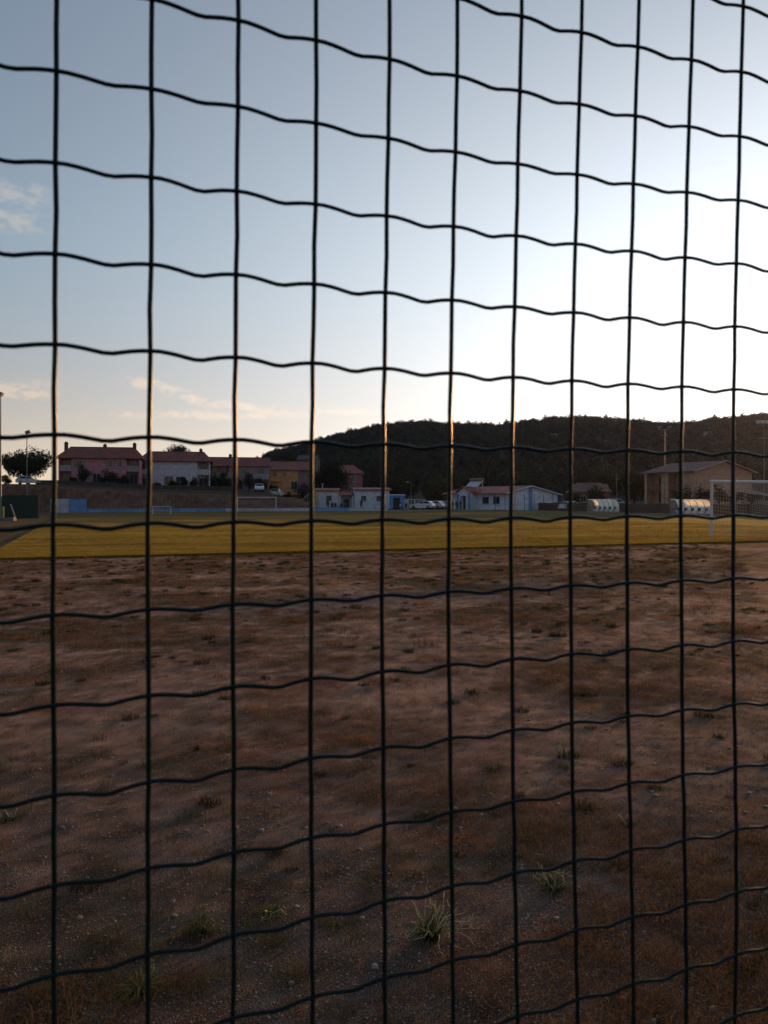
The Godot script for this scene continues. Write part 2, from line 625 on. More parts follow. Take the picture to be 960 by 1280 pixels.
func leaf(mb: MB, rng: RandomNumberGenerator, centre: Vector3, rad: float, size: float, lo: float) -> void:
	var d := Vector3(rng.randfn(), rng.randfn() * 0.85, rng.randfn()).normalized()
	var p := centre + d * rad * pow(rng.randf(), 0.35)
	var nn := (d + Vector3(rng.randfn(), rng.randfn(), rng.randfn()) * 0.55).normalized()
	var a := nn.cross(Vector3(rng.randfn(), rng.randfn(), rng.randfn())).normalized()
	var b := nn.cross(a)
	var s := size * rng.randf_range(0.6, 1.3)
	var g := rng.randf_range(lo, 1.25)
	mb.col = Color(g * rng.randf_range(0.9, 1.1), g, g * 0.9)
	mb.quad(p - a * s * 0.5, p + b * s * 0.32, p + a * s * 0.5, p - b * s * 0.32, nn)


# ---------------------------------------------------------------- trees and shrubs
func tree(called: String, label: String, cat: String, base: Vector3, crown: Vector3, rad: Vector3, leaves: int, col: Vector3, sd: int, size := 0.34, group := "", lump := 0.42) -> Node3D:
	var rng := RandomNumberGenerator.new()
	rng.seed = sd
	var t := thing(called, label, cat, base, 0.0, group)
	var c := crown - base
	var mb := MB.new()
	var lumps := []
	var count := int(clampf(leaves / 70.0, 6, 34))
	for k in count:
		var d := Vector3(rng.randfn(), rng.randfn(), rng.randfn()).normalized() * pow(rng.randf(), 0.45)
		lumps.append(c + d * rad * (1.0 - lump * 0.75))
	for L in lumps:
		var rr := minf(rad.x, rad.y) * lump * rng.randf_range(0.7, 1.25)
		for q in int(leaves / float(count)):
			leaf(mb, rng, L, rr, size, 0.6)
	obj("crown", mb, leafy(col.x, col.y, col.z, 0.5), t)
	var tr := MB.new()
	var fork := c.y - rad.y * 0.75
	var thick := clampf(rad.x * 0.075, 0.04, 0.35)
	tr.tube(PackedVector3Array([Vector3(0, -0.3, 0), Vector3(0.03, fork * 0.5, 0.02), Vector3(c.x * 0.3, fork, c.z * 0.3)]), PackedFloat32Array([thick * 1.3, thick, thick * 0.8]), 8)
	for k in mini(7, lumps.size()):
		var L: Vector3 = lumps[k]
		var s := Vector3(c.x * 0.3, fork, c.z * 0.3)
		tr.tube(PackedVector3Array([s, s.lerp(L, 0.5) + Vector3(0, 0.12 * rad.y, 0), L]), PackedFloat32Array([thick * 0.6, thick * 0.38, thick * 0.12]), 6)
	obj("trunk", tr, noisy(0.045, 0.035, 0.027, 0.95, 1.0), t)
	return t


# ---------------------------------------------------------------- the wire fence
func crimp(t: float) -> float:      # the wave pressed into each horizontal wire between two uprights
	var xs := [0.0, 0.10, 0.25, 0.40, 0.50, 0.56, 0.62, 0.72, 0.85, 1.0]
	var ys := [0.0, -0.03, 0.20, 0.66, 0.94, 1.06, 0.88, 0.54, 0.15, 0.0]
	for k in 9:
		if t <= xs[k + 1]:
			return lerpf(ys[k], ys[k + 1], (t - xs[k]) / (xs[k + 1] - xs[k]))
	return 0.0


func fence_point(i: float, j: float) -> Vector2:      # metres along and above the fence's own origin, with the sag of the mesh
	var s := clampf((i - 5.0) / 5.0, -1.15, 1.15)
	var t := clampf(j / 7.0, -1.2, 1.25)
	var p := [[0, 0], [0, 1], [0, 2], [0, 3], [0, 4], [1, 0], [1, 1], [1, 2], [1, 3], [1, 4], [2, 0], [2, 1], [2, 2], [2, 3], [3, 0], [3, 1], [3, 2], [4, 0], [4, 1]]
	var cu := [-3.37, -0.66, 8.62, 0.68, -3.67, -6.68, 2.6, 8.12, -1.47, -0.3, 3.7, 1.01, -1.74, -1.81, 7.19, -0.67, -4.76, -0.63, 0.55]
	var cv := [0.55, 5.67, -4.09, -6.68, 4.06, 0.91, 3.0, -1.91, 0.09, -1.03, -0.16, -10.66, 1.39, 5.04, -0.1, -2.37, 1.66, -0.15, 3.5]
	var du := 0.0
	var dv := 0.0
	for k in 19:
		var b := pow(s, p[k][0]) * pow(t, p[k][1])
		du += cu[k] * b
		dv += cv[k] * b
	return Vector2(-0.19896 + 0.05 * i + du * 0.001, -0.01414 - 0.049877 * j + dv * 0.001)


func make_fence() -> void:
	var rng := RandomNumberGenerator.new()
	rng.seed = 9
	var f := thing("wire_fence", "dark green welded wire mesh fence filling the near foreground", "wire fence", Vector3(0, EYE, -0.5251), FENCE_TURN)
	var m := StandardMaterial3D.new()
	m.albedo_color = Color(0.008, 0.017, 0.018).linear_to_srgb()
	m.roughness = 0.32
	m.metallic_specular = 0.2
	m.roughness_texture = noise_tex(0.03, 256, 0.6, 1.0, 21)
	m.uv1_triplanar = true
	m.uv1_scale = Vector3.ONE * 9.0
	var lean := sin(deg_to_rad(-0.4818))
	var i0 := -6
	var i1 := 18
	var j0 := -13
	var j1 := 35
	var at := {}
	for i in range(i0, i1 + 1):
		for j in range(j0, j1 + 1):
			var p := fence_point(i, j)
			at[Vector2i(i, j)] = Vector3(p.x, p.y, -p.y * lean)
	for i in range(i0, i1 + 1):
		var pts := PackedVector3Array()
		var ph := rng.randf() * TAU
		for j in range(j0, j1 + 1):
			var p: Vector3 = at[Vector2i(i, j)]
			pts.append(p + Vector3(0.0004 * sin(j * 1.3 + ph), 0.012 if j == j0 else 0.0, 0.0003 * cos(j * 0.9 + ph)))
			if j < j1:
				pts.append(p.lerp(at[Vector2i(i, j + 1)], 0.5) + Vector3(0.0003 * sin(j * 2.1 + ph), 0, 0))
		obj("vertical_wire", MB.new().tube(pts, PackedFloat32Array([0.00150]), 10), m, f)
	for j in range(j0, j1 + 1):
		var pts := PackedVector3Array()
		var amp := rng.randf_range(0.0026, 0.0032)
		for i in range(i0, i1):
			var a: Vector3 = at[Vector2i(i, j)]
			var b: Vector3 = at[Vector2i(i + 1, j)]
			var k2 := amp * rng.randf_range(0.85, 1.15)
			for q in 10:
				var t := q / 10.0
				pts.append(a.lerp(b, t) + Vector3(0, -crimp(t) * k2 + 0.0004, 0.0025))
		pts.append(at[Vector2i(i1, j)] + Vector3(0, 0, 0.0025))
		obj("horizontal_wire", MB.new().tube(pts, PackedFloat32Array([0.00130]), 8), m, f)


# ---------------------------------------------------------------- things on the dirt
func blade(mb: MB, base: Vector3, dir: Vector3, h: float, w: float, bend: float, lo: Color, hi: Color) -> void:
	var side := dir.cross(Vector3.UP).normalized() * w
	var p1 := base + Vector3.UP * h * 0.55 + dir * bend * 0.35
	var p2 := base + Vector3.UP * h * (1.0 - 0.35 * bend / maxf(h, 0.01)) + dir * bend
	var nn := dir.cross(side).normalized() * -1.0 + Vector3(0, 0.6, 0)
	var i := mb.v.size()
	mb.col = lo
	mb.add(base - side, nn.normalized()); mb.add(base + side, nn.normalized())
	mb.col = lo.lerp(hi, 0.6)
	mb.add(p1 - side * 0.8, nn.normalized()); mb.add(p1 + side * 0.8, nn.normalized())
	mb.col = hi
	mb.add(p2, nn.normalized())
	mb.tri_i(i, i + 1, i + 3, nn)
	mb.tri_i(i, i + 3, i + 2, nn)
	mb.tri_i(i + 2, i + 3, i + 4, nn)


func scatter(called: String, label: String, cat: String, mesh: Mesh, mat: Material, xfs: Array, tints: Array) -> void:
	var mm := MultiMesh.new()
	mm.transform_format = MultiMesh.TRANSFORM_3D
	mm.use_colors = true
	mm.mesh = mesh
	mm.instance_count = xfs.size()
	for i in xfs.size():
		mm.set_instance_transform(i, xfs[i])
		mm.set_instance_color(i, tints[i])
	var o := MultiMeshInstance3D.new()
	o.multimesh = mm
	o.material_override = mat
	o.name = numbered(called)
	add_child(o)
	tag(o, label, cat, "", "stuff")


func make_ground_cover() -> void:
	var rng := RandomNumberGenerator.new()
	rng.seed = 31
	# dead grass, three shapes of tuft
	var labels := ["short dead orange grass tufts over the bare dirt strip", "flattened dry straw lying over the bare dirt strip", "thin olive grass sprouting over the bare dirt strip", "sparse dry grass flecks farther out towards the pitch", "thick rusty clumps of dead grass dotted over the dirt strip", "small dark brown-green clumps dotted over the dirt strip"]
	for k in 6:
		var mb := MB.new()
		for q in [46, 40, 30, 22, 110, 70][k]:
			var a := rng.randf() * TAU
			var d := Vector3(cos(a), 0, sin(a))
			var r: float = [0.09, 0.13, 0.05, 0.10, 0.11, 0.06][k] * sqrt(rng.randf())
			var hh: float = [0.042, 0.018, 0.06, 0.026, 0.062, 0.045][k] * rng.randf_range(0.4, 1.3)
			var g := rng.randf_range(0.6, 1.3)
			var c: Color = [Color(0.30, 0.15, 0.066), Color(0.36, 0.21, 0.105), Color(0.16, 0.14, 0.05), Color(0.34, 0.20, 0.095), Color(0.44, 0.20, 0.075), Color(0.085, 0.075, 0.030)][k] * g
			var a2 := rng.randf() * TAU
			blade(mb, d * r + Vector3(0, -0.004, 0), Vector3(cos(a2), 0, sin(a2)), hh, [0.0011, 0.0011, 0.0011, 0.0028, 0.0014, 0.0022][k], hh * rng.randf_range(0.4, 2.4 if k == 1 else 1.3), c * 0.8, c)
		var xfs := []
		var tints := []
		for t in [9500, 9000, 6000, 26000, 700, 1500][k]:
			var v := 1.9 + 23.0 * pow(rng.randf(), 1.7) if k < 3 else (5.0 if k == 3 else 2.0) + (20.4 if k == 3 else 23.0) * sqrt(rng.randf())
			var u := rng.randf_range(-0.7 * v - 0.8 + 0.36 * v, 0.55 * v + 1.0 + 0.36 * v)
			var den := wide.get_noise_2d(u * 5.0, v * 7.0) + 0.5 * rough_n.get_noise_2d(u * 9.0, v * 16.0) + rng.randf_range(-0.28, 0.16)
			if k == 2:
				den = wide.get_noise_2d(u * 3.0 + 90.0, v * 9.0 + 40.0) + rng.randf_range(-0.5, 0.1)
			den += 0.10 * (1.0 - smoothstep(2.0, 4.2, v))
			if k == 3:
				den = 0.35 * rough_n.get_noise_2d(u * 12.0, v * 22.0) + wide.get_noise_2d(u * 5.0, v * 7.0) + rng.randf_range(-0.45, 0.35)
			if k == 1 and rng.randf() < 0.35:
				den = 1.0
			if k >= 4:
				den = 0.9 * wide.get_noise_2d(u * 7.0 + 31.0 * k, v * 9.0) + rng.randf_range(-0.2, 0.45)
			if den < (0.15 if k == 0 else 0.10):
				continue
			var s := rng.randf_range(0.5, 1.35) * (1.0 + 0.35 * smoothstep(5.0, 14.0, v))
			var b := Basis(Vector3.UP, rng.randf() * TAU).scaled(Vector3(s, s * rng.randf_range(0.6, 1.4), s))
			xfs.append(Transform3D(b, at_uv(u, v, ground_y(u, v))))
			var g := rng.randf_range(0.55, 1.25)
			tints.append(Color(g, g * rng.randf_range(0.85, 1.05), g * 0.95))
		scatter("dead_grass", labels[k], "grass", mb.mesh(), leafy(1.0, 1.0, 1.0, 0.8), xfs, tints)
	# grit and small stones
	for k in 2:
		var mb := MB.new()
		var pts := []
		for q in 14:
			var y := 1.0 - 2.0 * (q + 0.5) / 14.0
			var a := q * 2.39996
			pts.append(Vector3(cos(a) * sqrt(1 - y * y), y * 0.6, sin(a) * sqrt(1 - y * y)) * rng.randf_range(0.75, 1.2))
		for la in 4:
			for lo in 7:
				var P := func(i: int, j: int) -> Vector3:
					var th := PI * i / 4.0
					var ph := TAU * (j % 7) / 7.0
					var q := (i * 7 + (j % 7)) % 14
					var wob: float = 0.8 + 0.35 * absf(sin(q * 3.7 + k)) if i > 0 and i < 4 else 0.9
					return Vector3(sin(th) * cos(ph), cos(th) * 0.55, sin(th) * sin(ph)) * wob
				var a: Vector3 = P.call(la, lo)
				var b: Vector3 = P.call(la, lo + 1)
				var c: Vector3 = P.call(la + 1, lo + 1)
				var d: Vector3 = P.call(la + 1, lo)
				if la > 0: mb.tri(a, b, c, a + b + c)
				if la < 3: mb.tri(a, c, d, a + c + d)
		var xfs := []
		var tints := []
		for t in [70000, 800][k]:
			var v := 1.9 + 13.0 * pow(rng.randf(), 2.0)
			var u := rng.randf_range(-0.34 * v - 0.8, 0.91 * v + 1.0)
			var s := rng.randf_range(0.0014, 0.0038) if k == 0 else rng.randf_range(0.005, 0.016)
			if k == 0: s *= 1.0 + 0.12 * v
			xfs.append(Transform3D(Basis(Vector3.UP, rng.randf() * TAU).scaled(Vector3(s, s, s)), at_uv(u, v, ground_y(u, v))))
			var g := 0.10 + 0.26 * pow(rng.randf(), 2.5) if k == 0 else rng.randf_range(0.10, 0.26)
			tints.append(Color(g, g * 0.74, g * 0.58))
		scatter("gravel", ["fine coarse-grained sand grit lying on the bare dirt", "small loose stones lying on the bare dirt strip"][k], "gravel", mb.mesh(), tinted(0.9), xfs, tints)
	# the pitch's own grass along its near edge
	var tuft := MB.new()
	for q in 9:
		var a := rng.randf() * TAU
		var a2 := rng.randf() * TAU
		var hh := rng.randf_range(0.018, 0.042)
		blade(tuft, Vector3(cos(a), 0, sin(a)) * rng.randf() * 0.12, Vector3(cos(a2), 0, sin(a2)), hh, 0.006, hh * rng.randf_range(0.3, 0.9), Color(0.8, 0.8, 0.8), Color(1.15, 1.1, 1.0))
	var xf2 := []
	var tn2 := []
	for t in 60000:
		var v := 25.5 + 26.0 * pow(rng.randf(), 2.2)
		var u := rng.randf_range(-3.0, 40.0)
		var s := rng.randf_range(0.7, 1.3)
		xf2.append(Transform3D(Basis(Vector3.UP, rng.randf() * TAU).scaled(Vector3(s, s, s)), at_uv(u, v, 0.045)))
		var w := smoothstep(-0.3, 0.3, wide.get_noise_2d(u * 1.5, v * 3.0))
		var c := Color(0.38, 0.24, 0.05).lerp(Color(0.66, 0.38, 0.065), clampf(w * 0.6 + rng.randf_range(-0.2, 0.5), 0, 1))
		tn2.append(c)
	for t in 9000:
		var u := rng.randf_range(-3.0, 44.0)
		var v := 25.5 + rng.randf_range(-0.10, 0.12) + 0.10 * rough_n.get_noise_2d(u * 12.0, 7.0)
		var s := rng.randf_range(0.6, 1.9)
		xf2.append(Transform3D(Basis(Vector3.UP, rng.randf() * TAU).scaled(Vector3(s, s, s)), at_uv(u, v, 0.03 if v > 25.5 else -0.005)))
		tn2.append(Color(0.30, 0.20, 0.05).lerp(Color(0.5, 0.3, 0.06), rng.randf()))
	scatter("pitch_grass", "short dry grass blades of the pitch along its near edge", "grass", tuft.mesh(), leafy(1.0, 1.0, 0.999, 0.9), xf2, tn2)


func weed(label: String, x: float, z: float, rad: float, h: float, stems: int, leaves: int, col: Color, pale: Color, sd: int) -> void:
	var rng := RandomNumberGenerator.new()
	rng.seed = sd
	var q := uv_of(x, z)
	var t := thing("weed_clump", label, "weed", Vector3(x, ground_y(q.x, q.y), z), 0.0, "green weeds rooted in the bare dirt")
	var mb := MB.new()
	for k in leaves:
		var a := rng.randf() * TAU
		var d := Vector3(cos(a), 0, sin(a))
		var hh := h * rng.randf_range(0.15, 0.62)
		var g := rng.randf_range(0.6, 1.3)
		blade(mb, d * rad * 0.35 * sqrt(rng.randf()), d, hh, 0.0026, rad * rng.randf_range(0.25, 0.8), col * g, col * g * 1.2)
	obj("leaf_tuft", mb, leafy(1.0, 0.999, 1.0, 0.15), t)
	for k in stems:
		var st := MB.new()
		st.col = pale * rng.randf_range(0.7, 1.15)
		var a := rng.randf() * TAU
		var d := Vector3(cos(a), 0, sin(a))
		var pts := PackedVector3Array()
		var p := d * rad * 0.2 * rng.randf()
		var dir := (d * rng.randf_range(0.3, 1.6) + Vector3.UP * 0.8).normalized()
		for s in 6:
			pts.append(p)
			p += dir * h * rng.randf_range(0.16, 0.26)
			dir = (dir + Vector3(rng.randfn(), rng.randfn() * 0.8 - 0.25, rng.randfn()) * 0.5).normalized()
			p.y = maxf(p.y, 0.008)
		st.tube(pts, PackedFloat32Array([0.0017, 0.0017, 0.0016, 0.0015, 0.0012, 0.0008]), 5)
		for s in [3, 4, 5]:
			blade(st, pts[s], (pts[s] - pts[s - 1]).normalized() * Vector3(1, 0, 1) + Vector3(0.01, 0, 0), h * 0.13, 0.0016, h * 0.12, pale * 0.8, pale)
		obj("stem", st, leafy(1.0, 1.0, 1.001, 0.15), t)


# ---------------------------------------------------------------- houses
func window(parent: Node3D, x: float, y: float, w: float, h: float, z: float, frame: Material, style := "plain", b := Basis(), o := Vector3.ZERO) -> void:
	var xf := Transform3D(b, o)
	var mb := MB.new()
	var t := 0.09
	var dz := 0.07
	for s in [[x, y + h * 0.5 - t * 0.5, w, t], [x, y - h * 0.5 + t * 0.5, w, t], [x - w * 0.5 + t * 0.5, y, t, h - 2 * t], [x + w * 0.5 - t * 0.5, y, t, h - 2 * t], [x, y, t * 0.7, h - 2 * t]]:
		mb.box(xf * Vector3(s[0], s[1], z + dz * 0.5), Vector3(s[2], s[3], dz), b)
	mb.box(xf * Vector3(x, y - h * 0.5 - 0.04, z + 0.07), Vector3(w + 0.2, 0.08, 0.14), b)
	var f := obj("window" if style != "door" else "door", mb, frame, parent)
	var p := MB.new()
	p.box(xf * Vector3(x, y, z + 0.02), Vector3(w - 2 * t, h - 2 * t, 0.03), b)
	obj("pane" if style != "door" else "door_leaf", p, glass_dark() if style != "door" else plain(0.03, 0.022, 0.018, 0.6), f)
	if style == "shutter":
		for s in [-1, 1]:
			var sh := MB.new()
			sh.box(xf * Vector3(x + s * (w * 0.5 + w * 0.24), y, z + 0.03), Vector3(w * 0.46, h, 0.05), b)
			for k in 5:
				sh.box(xf * Vector3(x + s * (w * 0.5 + w * 0.24), y - h * 0.4 + k * h * 0.2, z + 0.065), Vector3(w * 0.38, h * 0.12, 0.025), b)
			obj("shutter", sh, plain(0.24, 0.22, 0.22, 0.7), parent)


func gable_roof(parent: Node3D, x0: float, x1: float, z0: float, z1: float, eave: float, ridge: float, mat: Material, over := 0.45, hip := 0.0, called := "roof") -> MeshInstance3D:
	# ridge along x; z0 is the front (nearer +z), z1 the back
	var mb := MB.new()
	var zm := (z0 + z1) * 0.5
	var slope := (ridge - eave) / absf(z0 - zm)
	var ey := eave - slope * over
	var t := 0.16
	var a := Vector3(x0 - over, ey, z0 + over)
	var b := Vector3(x1 + over, ey, z0 + over)
	var c := Vector3(x1 + over, ey, z1 - over)
	var d := Vector3(x0 - over, ey, z1 - over)
	var r0 := Vector3(x0 - over + hip, ridge, zm)
	var r1 := Vector3(x1 + over - hip, ridge, zm)
	var up := Vector3(0, t, 0)
	mb.quad(a + up, b + up, r1 + up, r0 + up, Vector3(0, 1, 1))
	mb.quad(c + up, d + up, r0 + up, r1 + up, Vector3(0, 1, -1))
	mb.quad(a, b, r1, r0, Vector3(0, -1, -0.2))
	mb.quad(c, d, r0, r1, Vector3(0, -1, 0.2))
	mb.quad(a, b, b + up, a + up, Vector3(0, 0, 1))
	mb.quad(c, d, d + up, c + up, Vector3(0, 0, -1))
	if hip > 0.01:
		mb.tri(d + up, a + up, r0 + up, Vector3(-1, 1, 0))
		mb.tri(b + up, c + up, r1 + up, Vector3(1, 1, 0))
		mb.quad(d, a, a + up, d + up, Vector3(-1, 0, 0))
		mb.quad(b, c, c + up, b + up, Vector3(1, 0, 0))
	else:
		for e in [[a, r0], [d, r0], [b, r1], [c, r1]]:
			mb.quad(e[0], e[1], e[1] + up, e[0] + up, Vector3(signf(e[0].x - (x0 + x1) * 0.5), 0, 0))
	# ridge tiles stand a little proud
	mb.tube(PackedVector3Array([r0 + up, r1 + up]), PackedFloat32Array([0.11]), 8)
	return obj(called, mb, mat, parent)


func gable_wall(mb: MB, x0: float, x1: float, z0: float, z1: float, eave: float, ridge: float) -> void:   # body with gable tops at x0 and x1
	var zm := (z0 + z1) * 0.5
	mb.prism(PackedVector2Array([Vector2(-z0, -1.2), Vector2(-z0, eave), Vector2(-zm, ridge), Vector2(-z1, eave), Vector2(-z1, -1.2)]), x0, x1, Transform3D(Basis(Vector3(0, 0, -1), Vector3.UP, Vector3(1, 0, 0)), Vector3.ZERO))


func balcony(parent: Node3D, x0: float, x1: float, y: float, z: float, mat: Material) -> void:
	var mb := MB.new()
	mb.span(x0, x1, y - 0.18, y, z, z + 1.1)
	mb.span(x0, x1, y + 0.002, y + 0.9, z + 1.0, z + 1.1)
	mb.span(x0, x0 + 0.1, y + 0.002, y + 0.9, z + 0.002, z + 0.998)
	mb.span(x1 - 0.1, x1, y + 0.002, y + 0.9, z + 0.002, z + 0.998)
	obj("balcony", mb, mat, parent)


func chimney(parent: Node3D, x: float, y: float, z: float, mat: Material) -> void:
	var mb := MB.new()
	mb.span(x - 0.3, x + 0.3, y - 0.8, y + 0.9, z - 0.3, z + 0.3)
	mb.span(x - 0.38, x + 0.38, y + 0.902, y + 1.0, z - 0.38, z + 0.38)
	mb.span(x - 0.22, x + 0.22, y + 1.002, y + 1.25, z - 0.22, z + 0.22)
	obj("chimney", mb, mat, parent)


func make_houses() -> void:
	var tiles := roof_tiles(0.22, 0.062, 0.048)
	var tiles2 := roof_tiles(0.25, 0.095, 0.066)
	var white := plain(0.34, 0.33, 0.34, 0.7)
	var stack := noisy(0.13, 0.07, 0.055, 0.9, 1.0)
	# the pair of pink houses at the left
	var a := thing("pink_house", "long pink two-storey house with a loggia at each end, leftmost of the row", "house", Vector3(-58.8, 4.3, -145), 12)
	var mb := MB.new()
	mb.span(2.2, 11.8, -1.2, 5.05, 0, -9)
	mb.span(0, 2.198, -1.2, 5.05, -1.6, -9)
	mb.span(11.802, 14.2, -1.2, 5.05, -1.6, -9)
	mb.span(0, 0.25, -1.2, 5.05, -1.598, 0)
	mb.span(13.95, 14.2, -1.2, 5.05, -1.598, 0)
	obj("wall", mb, noisy(0.48, 0.21, 0.26), a)
	var rf := gable_roof(a, 0, 14.2, 0, -9, 5.05, 7.0, tiles, 0.5, 1.8)
	chimney(rf, 0.6, 6.9, -4.5, stack); chimney(rf, 12.8, 6.9, -4.5, stack); chimney(rf, 7.4, 6.6, -5.0, stack)
	balcony(a, 0.252, 2.198, 2.7, -1.0, noisy(0.34, 0.30, 0.32))
	balcony(a, 11.802, 13.948, 2.7, -1.0, noisy(0.30, 0.26, 0.27))
	for s in [[1.2, 3.9, 1.5, 1.5], [12.9, 3.9, 1.5, 1.5]]:
		window(a, s[0], s[1], s[2], s[3], -1.598, white)
	window(a, 3.6, 3.9, 0.9, 1.25, 0.002, white, "shutter")
	window(a, 8.9, 3.9, 0.8, 1.2, 0.002, white, "shutter")
	window(a, 10.6, 3.9, 0.8, 1.2, 0.002, white)
	window(a, 6.6, 1.15, 1.5, 2.1, 0.002, white, "door")
	window(a, 1.2, 1.2, 1.4, 1.9, -1.598, white)
	window(a, 12.9, 1.15, 1.4, 2.0, -1.598, white, "door")
	window(a, 4.4, 1.5, 1.0, 1.2, 0.002, white)
	# white house
	var b := thing("white_house", "white two-storey house under a brown tiled roof, right of the pink house", "house", Vector3(-46.2, 3.6, -152), 12)
	mb = MB.new()
	mb.span(1.8, 10.6, -1.2, 5.5, 0, -9)
	mb.span(0, 1.798, -1.2, 5.5, -1.5, -9)
	mb.span(10.602, 13, -1.2, 5.5, -1.6, -9)
	mb.span(12.75, 13, -1.2, 5.5, -1.598, 0)
	obj("wall", mb, noisy(0.54, 0.50, 0.55), b)
	rf = gable_roof(b, 0, 13, 0, -9, 5.5, 7.25, tiles, 0.5, 1.6)
	chimney(rf, 11.2, 6.9, -4.3, stack)
	balcony(b, 10.602, 12.748, 3.0, -1.0, noisy(0.46, 0.44, 0.46))
	balcony(b, 0, 1.798, 3.0, -1.0, noisy(0.36, 0.34, 0.36))
	window(b, 5.3, 1.7, 1.7, 1.7, 0.002, white)
	window(b, 7.4, 1.35, 1.6, 2.3, 0.002, white, "door")
	window(b, 11.7, 4.2, 1.5, 1.7, -1.598, white)
	window(b, 11.7, 1.2, 1.7, 2.1, -1.598, white, "door")
	window(b, 0.9, 1.2, 1.2, 2.0, -1.498, white, "door")
	window(b, 0.9, 4.2, 1.2, 1.5, -1.498, white)
	# mauve house
	var c := thing("mauve_house", "dusky mauve two-storey house behind hedges, between white and orange houses", "house", Vector3(-34.6, 3.4, -160), 12)
	mb = MB.new()
	mb.span(3.6, 11.6, -1.2, 5.05, 0, -9)
	mb.span(0, 3.598, -1.2, 5.05, -1.4, -9)
	obj("wall", mb, noisy(0.38, 0.22, 0.26), c)
	rf = gable_roof(c, 0, 11.6, 0, -9, 5.05, 6.75, tiles, 0.5, 0.0)
	chimney(rf, 4.0, 6.4, -4.4, stack); chimney(rf, 4.9, 6.5, -4.5, stack)
	balcony(c, 0, 3.598, 2.6, -1.0, noisy(0.34, 0.30, 0.31))
	balcony(c, 8.3, 11.5, 2.5, 0.002, noisy(0.33, 0.29, 0.30))
	window(c, 1.0, 4.0, 1.2, 1.6, -1.398, white); window(c, 2.6, 4.0, 1.2, 1.6, -1.398, white)
	window(c, 6.6, 3.9, 1.0, 1.3, 0.002, white, "shutter"); window(c, 10.0, 3.9, 1.3, 1.5, 0.002, white, "shutter")
	window(c, 5.6, 1.2, 1.6, 2.0, 0.002, white, "door"); window(c, 10.0, 1.1, 1.3, 1.9, 0.002, white)
	# orange house
	var d := thing("orange_house", "orange-walled house with a mauve end bay, under a terracotta roof", "house", Vector3(-24.2, 3.35, -170), 12)
	mb = MB.new()
	mb.span(0, 6.0, -1.2, 4.7, 0, -8.5)
	obj("wall", mb, noisy(0.66, 0.32, 0.15), d)
	mb = MB.new()
	mb.span(6.002, 8.8, -1.2, 4.7, -0.3, -8.5)
	obj("bay_wall", mb, noisy(0.32, 0.19, 0.22), d)
	rf = gable_roof(d, 0, 8.8, 0, -8.5, 4.7, 6.4, tiles2, 0.45, 0.0)
	balcony(d, 0.05, 2.3, 2.3, 0.002, noisy(0.60, 0.32, 0.15))
	window(d, 3.1, 3.7, 0.6, 1.1, 0.002, white); window(d, 5.2, 1.3, 1.4, 1.8, 0.002, white, "door")
	window(d, 8.1, 3.5, 0.8, 1.1, -0.298, white); window(d, 1.1, 3.5, 0.9, 1.6, 0.002, plain(0.40, 0.22, 0.08))
	# red-pink house behind the round tree
	var e := thing("terracotta_house", "small rose-red house with pale shutters behind the dark round tree", "house", Vector3(-11.6, 3.0, -185), 8)
	mb = MB.new()
	mb.span(0, 6.7, -1.2, 4.8, 0, -8)
	obj("wall", mb, noisy(0.30, 0.14, 0.14), e)
	gable_roof(e, 0, 6.7, 0, -8, 4.8, 6.6, roof_tiles(0.26, 0.10, 0.075), 0.4, 2.0)
	window(e, 4.6, 3.5, 0.9, 1.3, 0.002, white, "shutter"); window(e, 4.6, 1.2, 1.1, 1.6, 0.002, white)
	# grey cottage up on the slope
	var g := thing("hillside_cottage", "tiny grey cottage among trees low on the hill's left end", "house", Vector3(-27.0, 11.5, -250), -10)
	mb = MB.new()
	gable_wall(mb, 0, 6.0, 0, -5, 2.6, 3.9)
	obj("wall", mb, noisy(0.09, 0.085, 0.08), g)
	gable_roof(g, 0, 6.0, 0, -5, 2.6, 3.9, roof_tiles(0.10, 0.085, 0.075), 0.3)
	window(g, 1.6, 1.5, 1.0, 1.1, 0.002, white); window(g, 4.2, 1.5, 1.0, 1.1, 0.002, white)
	# big ochre house at the right
	var f := thing("ochre_house", "large ochre house with gable end and dark loggias behind the dugouts", "house", Vector3(44.4, 0.8, -115), 25)
	mb = MB.new()
	var xf := Transform3D(Basis(), Vector3.ZERO)
	mb.prism(PackedVector2Array([Vector2(0, -1), Vector2(11.6, -1), Vector2(11.6, 4.95), Vector2(5.9, 6.45), Vector2(0, 4.95)]), -2.6, 0, xf)
	mb.prism(PackedVector2Array([Vector2(1.5, -1), Vector2(11.6, -1), Vector2(11.6, 4.95), Vector2(5.9, 6.45), Vector2(1.5, 5.3)]), -9.9, -2.602, xf)
	mb.span(0, 1.498, -1, 4.9, -6.4, -5.0)
	mb.span(0, 1.498, -1, 4.9, -9.9, -9.4)
	mb.span(0.02, 1.498, -1, 0.3, -4.998, -2.602)
	mb.span(0.02, 1.498, -1, 0.3, -9.398, -6.402)
	obj("wall", mb, noisy(0.48, 0.30, 0.205), f)
	mb = MB.new()      # roof: ridge runs back along -z
	var ov := 0.5
	var t := Vector3(0, 0.16, 0)
	var sl := 1.5 / 5.9
	var la := Vector3(-ov, 4.95 - sl * ov, ov); var lb := Vector3(-ov, 4.95 - sl * ov, -9.9 - ov)
	var ra := Vector3(11.6 + ov, 4.95 - sl * ov, ov); var rb := Vector3(11.6 + ov, 4.95 - sl * ov, -9.9 - ov)
	var ta := Vector3(5.9, 6.46, ov); var tb := Vector3(5.9, 6.46, -9.9 - ov)
